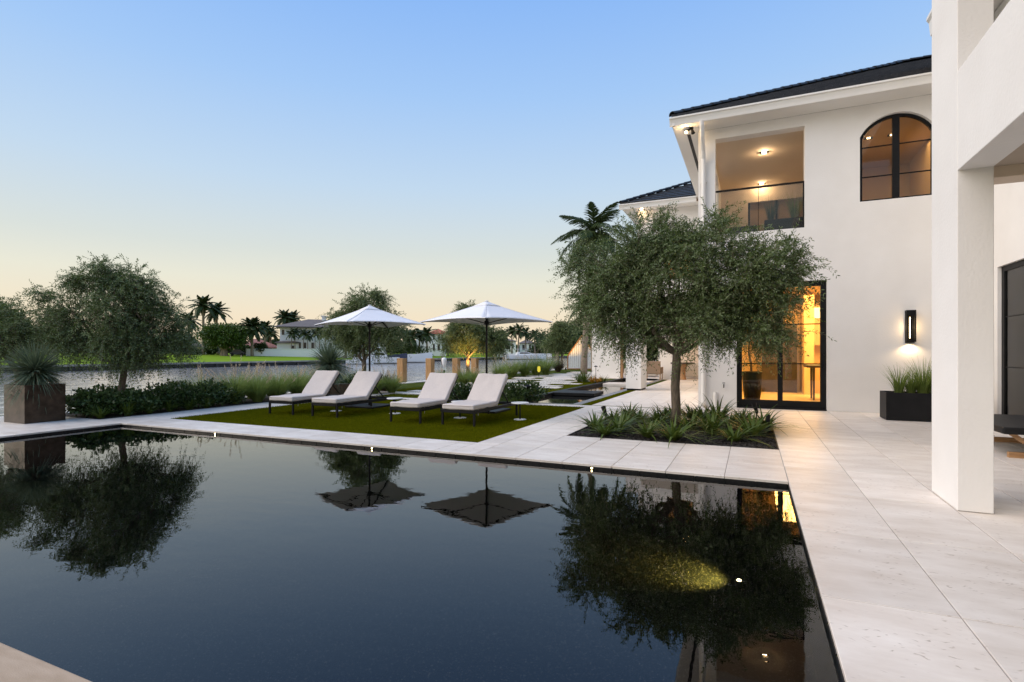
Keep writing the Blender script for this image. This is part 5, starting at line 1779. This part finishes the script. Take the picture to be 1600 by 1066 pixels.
b.add([(-hw2, .06, ez), (0, .06, rz), (0, 2.4, rz), (-hw2, 2.4, ez)], [(0, 1, 2, 3)]); b.add([(hw2, .06, ez), (0, .06, rz), (0, 2.4, rz), (hw2, 2.4, ez)], [(0, 1, 2, 3)])
ro = b.build('roof', COPPER, gb, local=True); md = ro.modifiers.new('thick', 'SOLIDIFY'); md.thickness = .05

# dense planting that closes the view between the piers and behind the gable
for cx, d, r, h, lab in [(972, 36, (1.6, 1.2, 1.7), .3, 'tall green hedge tree behind the white wall panels'), (1017, 38, (1.8, 1.3, 1.7), .3, 'tall green hedge tree behind the wicker chair'), (1085, 40, (1.8, 1.3, 1.7), .3, 'tall dark hedge tree beyond the terrace end'),
                      (905, 62, (3.2, 3.2, 2.0), 1.4, 'leafy tree behind the slatted gable'), (872, 75, (4, 4, 2.2), 1.2, 'leafy tree farther along the near bank'), (925, 56, (2.5, 2.5, 1.8), 1.2, 'leafy tree between gable and palm')]:
    X, Y_ = at(cx, d)
    cloud_tree('broadleaf_tree', lab, (X, Y_, -.03), h, r, 7000, .2, FARLEAF, 'tree', 'trees closing the near garden', 6, .15)


def bank_z(X):
    pr_ = [(-75.0, -.14), (-85, .15), (-96, .55), (-106, .82), (-140, .9), (-900, 1.0)]
    for (a, za), (b_, zb) in zip(pr_, pr_[1:]):
        if b_ <= X <= a: return za + (zb - za) * (X - a) / (b_ - a)
    return -.14


# far houses
def far_house(name, lab, c0, c1, d, z_eave, z_ridge, wallm, roofm, wins, depth=9, over=.6, hip=True, z0=None, extra=None):
    cm = (c0 + c1) / 2
    X, Y_ = at(cm, d)
    z0 = bank_z(X) if z0 is None else z0
    t = thing(name, lab, 'house', (X, Y_, z0), None, face_cam(cm))
    w = (c1 - c0) / 2 * d / F
    ez = z_eave - z0
    wo_ = MB().box(-w, w, 0, depth, -.4, ez).build('wall', wallm, t, local=True)
    rdg = z_ridge - z0
    b = MB()
    o = over
    ins = min(w, depth / 2) * (1.0 if hip else 0.0)
    b.add([(-w - o, -o, ez), (w + o, -o, ez), (w + o, depth + o, ez), (-w - o, depth + o, ez), (-w - o + ins + o, depth / 2, rdg), (w + o - ins - o, depth / 2, rdg)],
          [(0, 1, 5, 4), (1, 2, 5), (2, 3, 4, 5), (3, 0, 4), (3, 2, 1, 0)])
    b.box(-w - o, w + o, -o - .02, -o + .15, ez - .22, ez)
    rf = b.build('roof', roofm, t, local=True)
    for (px, py, ww, hh) in wins:
        wx = (px - cm) * d / F; wz = zed(py, d) - z0
        W2, H2 = ww * d / F / 2, hh * d / F / 2
        fr_ = MB(); e = .08
        fr_.box(wx - W2 - e, wx + W2 + e, -.06, .05, wz + H2, wz + H2 + e); fr_.box(wx - W2 - e, wx + W2 + e, -.06, .05, wz - H2 - e, wz - H2)
        fr_.box(wx - W2 - e, wx - W2, -.06, .05, wz - H2, wz + H2); fr_.box(wx + W2, wx + W2 + e, -.06, .05, wz - H2, wz + H2)
        f = fr_.build('window', wallm, t, local=True)
        MB().box(wx - W2, wx + W2, -.012, .05, wz - H2, wz + H2).build('pane', FARPANE, f, local=True)
    return t, rf, w, ez, rdg


FARPANE = mat('far_window_pane', (.02, .022, .025), .12, col2=(.03, .032, .035), scale=.5)
FWHITE = mat('far_white_stucco', (.88, .87, .85), .85, col2=(.84, .83, .81), scale=.2)
FCREAM = mat('far_cream_stucco', (.62, .55, .42), .85, col2=(.58, .51, .39), scale=.2)
FSHINGLE = mat('grey_brown_shingle', (.12, .10, .095), .8, col2=(.16, .135, .125), scale=1, stretch=(1, 1, 5))
FPINK = mat('faded_red_tile', (.36, .16, .13), .8, col2=(.28, .12, .10), scale=.8, stretch=(4, 1, 1))
FRED = mat('red_clay_tile', (.42, .13, .07), .8, col2=(.33, .10, .05), scale=.8, stretch=(4, 1, 1))
D = 125
t, rf, w, ez, rdg = far_house('far_house', 'large white two storey house with grey roof and chimney across the canal', 442, 548, D, zed(511, D), zed(497, D), FWHITE, FSHINGLE,
                              [(446.5, 520, 4, 8), (470.5, 540, 3, 9), (478, 540, 3.5, 9), (489, 540, 4, 9), (515, 540, 4, 9), (530, 520, 5, 8)], 12, 1.2)
cx = (506 - 495) * D / F
ch = MB().box(cx - .5, cx + .5, 5, 6, ez + .8, zed(491, D) - t.location.z); ch.box(cx - .75, cx + .75, 4.8, 6.2, zed(492.4, D) - t.location.z, zed(491.2, D) - t.location.z)
ch.build('chimney', FWHITE, rf, local=True)
D2 = 122
far_house('far_house', 'low white garage wing before the large white house', 434, 465, D2, zed(535, D2), zed(532, D2), FWHITE, FSHINGLE, [(457, 542.5, 4, 5)], 3, .5)
X, Y_ = at(470, 119)
t = thing('white_wall', 'long low white wall before the large white house', 'wall', (X, Y_, bank_z(X)), None, face_cam(470))
wd = 77 * 119 / F
MB().box(-wd, wd, 0, .3, -.3, zed(546, 119) - bank_z(X)).build('panel', FWHITE, t, local=True)
MB().box(-wd - .05, wd + .05, -.05, .35, zed(546, 119) - bank_z(X), zed(545.2, 119) - bank_z(X)).build('coping', FWHITE, t, local=True)
D3 = 135
far_house('far_house', 'low house with faded red tile roof behind the clipped tree', 368, 432, D3, zed(543, D3), zed(529, D3), FCREAM, FPINK, [(420, 546, 5, 4), (385, 546, 4, 4)], 9, .8)
D4 = 128
far_house('far_house', 'low cream house left of the clipped tree across the canal', 292, 322, D4, zed(541, D4), zed(535, D4), FCREAM, FSHINGLE, [(300, 547, 4, 6), (314, 547, 4, 5)], 8, .6)
D5 = 165
far_house('far_house', 'white mediterranean house with red clay tower roof across the canal', 672, 697, D5, zed(521, D5), zed(513, D5), FWHITE, FRED, [(686, 527, 3, 8), (691, 527, 3, 8), (685.5, 543, 4, 10), (692, 543, 3, 10), (678, 527, 2.5, 8), (678, 543, 3, 10)], 7, .9)
far_house('far_house', 'longer red roofed wing of the mediterranean house', 650, 674, D5 + 1, zed(522, D5), zed(514, D5), FWHITE, FRED, [(662, 530, 3, 7), (655, 545, 4, 8), (667, 545, 4, 8)], 8, .9)
D6 = 215
far_house('far_house', 'white house with dark window bays behind the far palms', 774, 806, D6, zed(533, D6), zed(528, D6), FWHITE, FSHINGLE, [(783, 542, 5, 8), (794, 542, 6, 8), (801, 541, 3, 7)], 9, .6)
far_house('far_house', 'white gabled house at the end of the canal view', 812, 834, D6 + 5, zed(536, D6), zed(529, D6), FWHITE, FSHINGLE, [(818, 543, 4, 8), (828, 543, 3, 9)], 9, .6)
far_house('far_house', 'white low house far left behind the olive crown', -6, 14, 105, zed(520, 105), zed(508, 105), FCREAM, FSHINGLE, [(1, 528, 3, 10), (8, 530, 3, 8)], 8, .6)
far_house('far_house', 'white house with tall windows behind the farther parasol pole', 556, 600, 150, zed(530, 150), zed(522, 150), FWHITE, FSHINGLE, [(563, 545, 4, 8), (575, 545, 4, 8), (590, 545, 4, 8), (568, 534, 3, 4), (585, 534, 3, 4)], 9, .6)

# clipped ficus and the other trees over there
X, Y_ = at(350, 112)
cloud_tree('ficus_tree', 'clipped flat topped dark green tree on the far lawn', (X, Y_, bank_z(X)), 1.3, (5.3, 4.5, 2.9), 16000, .42, FICUSL, 'tree', None, 9, .55, 1.0)
b = MB()
ft = [o for o in bpy.data.objects if o.name.startswith('ficus_tree')][0]
for i in range(9):
    a = i * .7
    b.tube([(.75 * math.cos(a), .5 * math.sin(a), -.2), (.45 * math.cos(a + .2), .4 * math.sin(a), 1.3), (1.3 * math.cos(a), 1.1 * math.sin(a), 2.2)], [.28, .2, .16], 7)
b.build('aerial_roots', PALMBARK, ft, local=True)
fp = [(318, 118, 478, 0, 3.4, 'tall feathery palm above the clipped tree'), (341, 122, 487, 0, 3.3, 'palm leaning out beside the tall feathery one'), (297, 125, 501, 0, 3.0, 'palm left of the clipped tree'),
      (394, 114, 512, 1, 3.0, 'full date palm right of the clipped tree'), (413, 135, 511, 0, 2.4, 'small palm behind the faded red roof'), (441, 140, 496, 0, 3.2, 'palm behind the corner of the large white house'), (458, 142, 498, 0, 3.4, 'bushy palm over the large white house roof'),
      (424, 145, 520, 0, 2.6, 'low palm between red roof and white house')]
for cx, d, py, dt, L, lab in fp:
    X, Y_ = at(cx, d); z = bank_z(X)
    palm('palm_tree', lab, (X, Y_, z), zed(py + 4, d) - z, (random.uniform(-.8, .8), 0), 44 if dt else 24, L, .28, .95, True, 'palms across the canal', None, .30, (-.6, 1.3) if dt else (-.45, 1.2), n_leaf=20)
for i, (cx, py) in enumerate(((455, 521), (461, 518), (474, 520), (480.5, 523), (492, 520), (499, 517), (508, 521))):
    X, Y_ = at(cx, 121); z = bank_z(X)
    palm('palm_tree', ['slim palm before the white facade, %s' % q for q in ('first from its corner window', 'second from its corner window', 'third from its corner window', 'fourth, above the paired windows', 'fifth, past the paired windows', 'sixth, tallest', 'seventh, nearest the parasol')][i],
         (X, Y_, z), zed(py + 2, 121) - z, (random.uniform(-.2, .2), 0), 14, 1.6, .09, .6, True, 'slim palms before the white facade', None, .24, (-.5, 1.1), n_leaf=12)
mp_ = [(786, 190, 522, 2.8), (800, 188, 518, 3.2), (809, 186, 516, 3.8), (822, 190, 520, 3.2), (836, 192, 523, 3.0), (845, 195, 527, 2.8), (655, 155, 524, 3.2), (643, 150, 527, 3.4), (631, 152, 525, 3.2), (668, 152, 522, 3.0)]
ml = ['left of the white bays', 'over the white bays', 'tallest, right of the white bays', 'beside the white gabled house', 'right of the white gabled house', 'last before the garden trees', 'before the red roofed wing', 'between the two parasols, second', 'between the two parasols, first', 'beside the red tower roof']
for (cx, d, py, L), lab in zip(mp_, ml):
    X, Y_ = at(cx, d); z = bank_z(X)
    palm('palm_tree', 'far palm ' + lab, (X, Y_, z), zed(py + 3, d) - z, (random.uniform(-.6, .6), 0), 22, L, .25, 1.0, True, 'far palms along the canal end', None, .38, (-.5, 1.2), n_leaf=13)
ft_ = [(288, 133, 5.0, 6.0, 'grey green tree left of the far lawn'), (272, 120, 5.5, 5.0, 'leafy tree at the far lawn edge by the round olive'), (405, 150, 6, 4.6, 'leafy tree behind the faded red roof'), (430, 160, 6, 5, 'leafy tree before the white house corner'),
       (540, 118, 4.5, 7.5, 'leafy tree beside the far white house under the parasol'), (560, 160, 6, 7, 'leafy tree behind the farther parasol'), (610, 165, 6.5, 7, 'dark tree behind the moored boats'), (635, 158, 5, 5.5, 'dark tree between boats and red roofs'), (700, 170, 5, 6, 'leafy tree right of the red tower roof'),
       (720, 185, 6, 6.5, 'leafy tree behind the warm lit olive'), (755, 195, 6, 7, 'leafy tree behind the nearer parasol pole'), (775, 205, 6, 6, 'leafy tree left of the far white houses'), (845, 200, 6, 6, 'leafy tree at the canal end'), (862, 190, 6, 7, 'leafy tree beyond the canal end grasses'),
       (20, 95, 5, 8.0, 'big dark tree at the picture edge across the canal'), (60, 110, 6, 6, 'dark tree behind the round olive'), (120, 120, 6, 5.5, 'dark tree hidden behind the round olive crown'), (200, 125, 6, 5.0, 'leafy tree low behind the round olive'), (-30, 90, 6, 9, 'big dark tree beyond the picture edge')]
for cx, d, rr, hh, lab in ft_:
    X, Y_ = at(cx, d); z = bank_z(X)
    cloud_tree('broadleaf_tree', lab, (X, Y_, z), hh * .22, (rr * .62, rr * .55, hh * .36), 4200, .5, FARLEAF, 'tree', 'trees across the canal', 7, .25)
for cx, d, w2, hh, lab in [(300, 118, 3, 1.3, 'clipped hedge before the low cream house'), (330, 119, 1.4, 2.6, 'round clipped bush left of the ficus trunk'), (380, 120, 3.5, 2.2, 'dark hedge behind the parked car'), (407, 117, 1.8, 3.0, 'round bush right of the date palm'), (640, 150, 9, 3.4, 'dark hedge behind the moored boats'), (838, 196, 6, 3.5, 'dark hedge right of the far gabled house')]:
    X, Y_ = at(cx, d); z = bank_z(X)
    shrub('far_hedge', lab, (X, Y_, z), (w2, 1.6, hh / 2), 3000, .35, FARLEAF, 'hedge', 'clipped hedges across the canal', False)
# wood beyond everything: one mass
P = []
for cx in range(-120, 960, 6):
    d = 300
    X, Y_ = at(cx, d)
    n = 260
    c = np.array([X, Y_, 3.2])
    v = norm(rng.normal(0, 1, (n, 3))) * rng.uniform(.2, 1, (n, 1))
    P.append(c + v * [5, 5, random.uniform(2.6, 4.6)])
P = np.concatenate(P)
lv = leaf_quads(P, norm(rng.normal(0, 1, P.shape)), 1.3, .9)
tag(npmesh('treeline', lv, np.arange(len(lv)).reshape(-1, 4), FARLEAF), 'distant wood along the horizon', None, None, 'stuff')

# car on the far drive
X, Y_ = at(370.5, 113); z = bank_z(X)
car = thing('parked_car', 'dark blue car parked beside the clipped tree', 'car', (X, Y_, z), None, face_cam(370))
CARP = mat('dark_blue_car_paint', (.02, .025, .05), .25, col2=(.025, .03, .055), scale=1)
prof = [(-1.45, .35), (-1.4, .75), (-.95, .88), (-.45, 1.32), (.45, 1.36), (1.0, .95), (1.35, .82), (1.4, .35)]
MB().prism([(x * 1.0, zz) for x, zz in prof], 1, -.8, .8).build('body', CARP, car, local=True)
MB().prism([(-.85, .90), (-.40, 1.26), (.40, 1.30), (.85, .96)], 1, -.805, .805).build('window', FARPANE, car, local=True)
for xx in (-.9, .9):
    for yy in (-.75, .75):
        MB().tube([(xx, yy - .1, .3), (xx, yy + .1, .3)], .31, 14).build('wheel', BLACK, car, local=True)

# moored boats and docks
NAVY = mat('navy_hull', (.02, .035, .09), .3, col2=(.025, .04, .10), scale=1)
GEL = mat('white_gelcoat', (.78, .79, .80), .3, col2=(.74, .75, .76), scale=.5)
DOCKW = mat('dock_timber', (.26, .20, .15), .8, col2=(.2, .15, .11), scale=2)


def boat(lab, cx, d, L, hullm, cabin=True, hull_h=1.1, ang=0.):
    X, Y_ = at(cx, d)
    t = thing('moored_boat', lab, 'boat', (X, Y_, WZ), 'boats moored across the canal', face_cam(cx) + ang)
    b = MB()
    secs = []
    for i in range(11):
        s = i / 10
        x = -L / 2 + L * s
        hwid = (L * .14) * (1 - max(0, (s - .45) / .55) ** 2.2) + .02
        zt_ = hull_h * (1 + .35 * s * s)
        secs.append([(x, -hwid, zt_), (x - .02 * L * 0, -hwid * .75, .25), (x, 0, -.15), (x, hwid * .75, .25), (x, hwid, zt_)])
    vs = [p for s_ in secs for p in s_]
    fs = [(i * 5 + k, i * 5 + k + 1, (i + 1) * 5 + k + 1, (i + 1) * 5 + k) for i in range(10) for k in range(4)]
    fs += [(0, 1, 2, 3, 4)] + [(i * 5, (i + 1) * 5, (i + 1) * 5 + 4, i * 5 + 4) for i in range(10)]
    b.add(vs, fs); b.build('hull', hullm, t, local=True)
    if cabin:
        c = MB(); c.prism([(-L * .25, hull_h), (-L * .22, hull_h + 1.0), (L * .02, hull_h + 1.05), (L * .22, hull_h + .12), (L * .22, hull_h)], 1, -L * .09, L * .09)
        c.build('cabin', GEL, t, local=True)
        MB().prism([(-L * .18, hull_h + .45), (-L * .16, hull_h + .88), (L * .01, hull_h + .9), (L * .11, hull_h + .5)], 1, -L * .0905, L * .0905).build('window', FARPANE, t, local=True)
        b = MB(); 
        for xx in (-L * .2, L * .0): b.tube([(xx, -.6, hull_h + 1.0), (xx, -.6, hull_h + 1.9)], .04, 6); b.tube([(xx, .6, hull_h + 1.0), (xx, .6, hull_h + 1.9)], .04, 6)
        b.box(-L * .24, L * .04, -.8, .8, hull_h + 1.9, hull_h + 1.98)
        b.build('hardtop', GEL, t, local=True)
    return t


boat('white cabin boat moored behind the farther parasol pole', 588, 106, 9.0, GEL, True, 1.3, math.pi)
boat('navy hulled open boat moored beside the white cabin boat', 610, 112, 7.0, NAVY, False, 1.6)
boat('long white hull moored beyond the timber pilings', 647, 118, 8.0, GEL, False, 1.75)
boat('white launch on the canal end dock', 822, 168, 13.0, GEL, True, 1.4, .2)
boat('small white runabout beside the dark dock near the umbrella', 562, 100, 5.0, GEL, True, .9)
for c0, c1, d, lab in ((540, 690, 121, 'long timber dock below the red roofed house'), (765, 868, 172, 'timber dock at the canal end')):
    X, Y_ = at((c0 + c1) / 2, d)
    t = thing('dock', lab, 'dock', (X, Y_, WZ), None, face_cam((c0 + c1) / 2))
    w = (c1 - c0) / 2 * d / F
    MB().box(-w, w, 0, 1.8, .55, .72).build('deck', DOCKW, t, local=True)
    n = int(w * 2 / 3)
    pp = MB().tube([(0, 0, -.8), (0, 0, 1.5)], .16, 8).build('pile', DOCKW, t, local=True)
    for i in range(n + 1):
        o = pp if i == 0 else pp.copy()
        if i: COL.objects.link(o)
        o.location = (-w + 2 * w * i / n, -.1, 0)
for c0, c1, d, zt_, lab in ((776, 862, 178, 1.0, 'long white sea wall fence at the canal end'), (628, 668, 125, 1.0, 'white wall stretch behind the long white hull')):
    X, Y_ = at((c0 + c1) / 2, d)
    t = thing('white_wall', lab, 'wall', (X, Y_, -.14), None, face_cam((c0 + c1) / 2))
    w = (c1 - c0) / 2 * d / F
    MB().box(-w, w, 0, .3, -.5, zt_).build('panel', FWHITE, t, local=True)
    MB().box(-w - .1, w + .1, -.08, .38, zt_, zt_ + .15).build('coping', FWHITE, t, local=True)
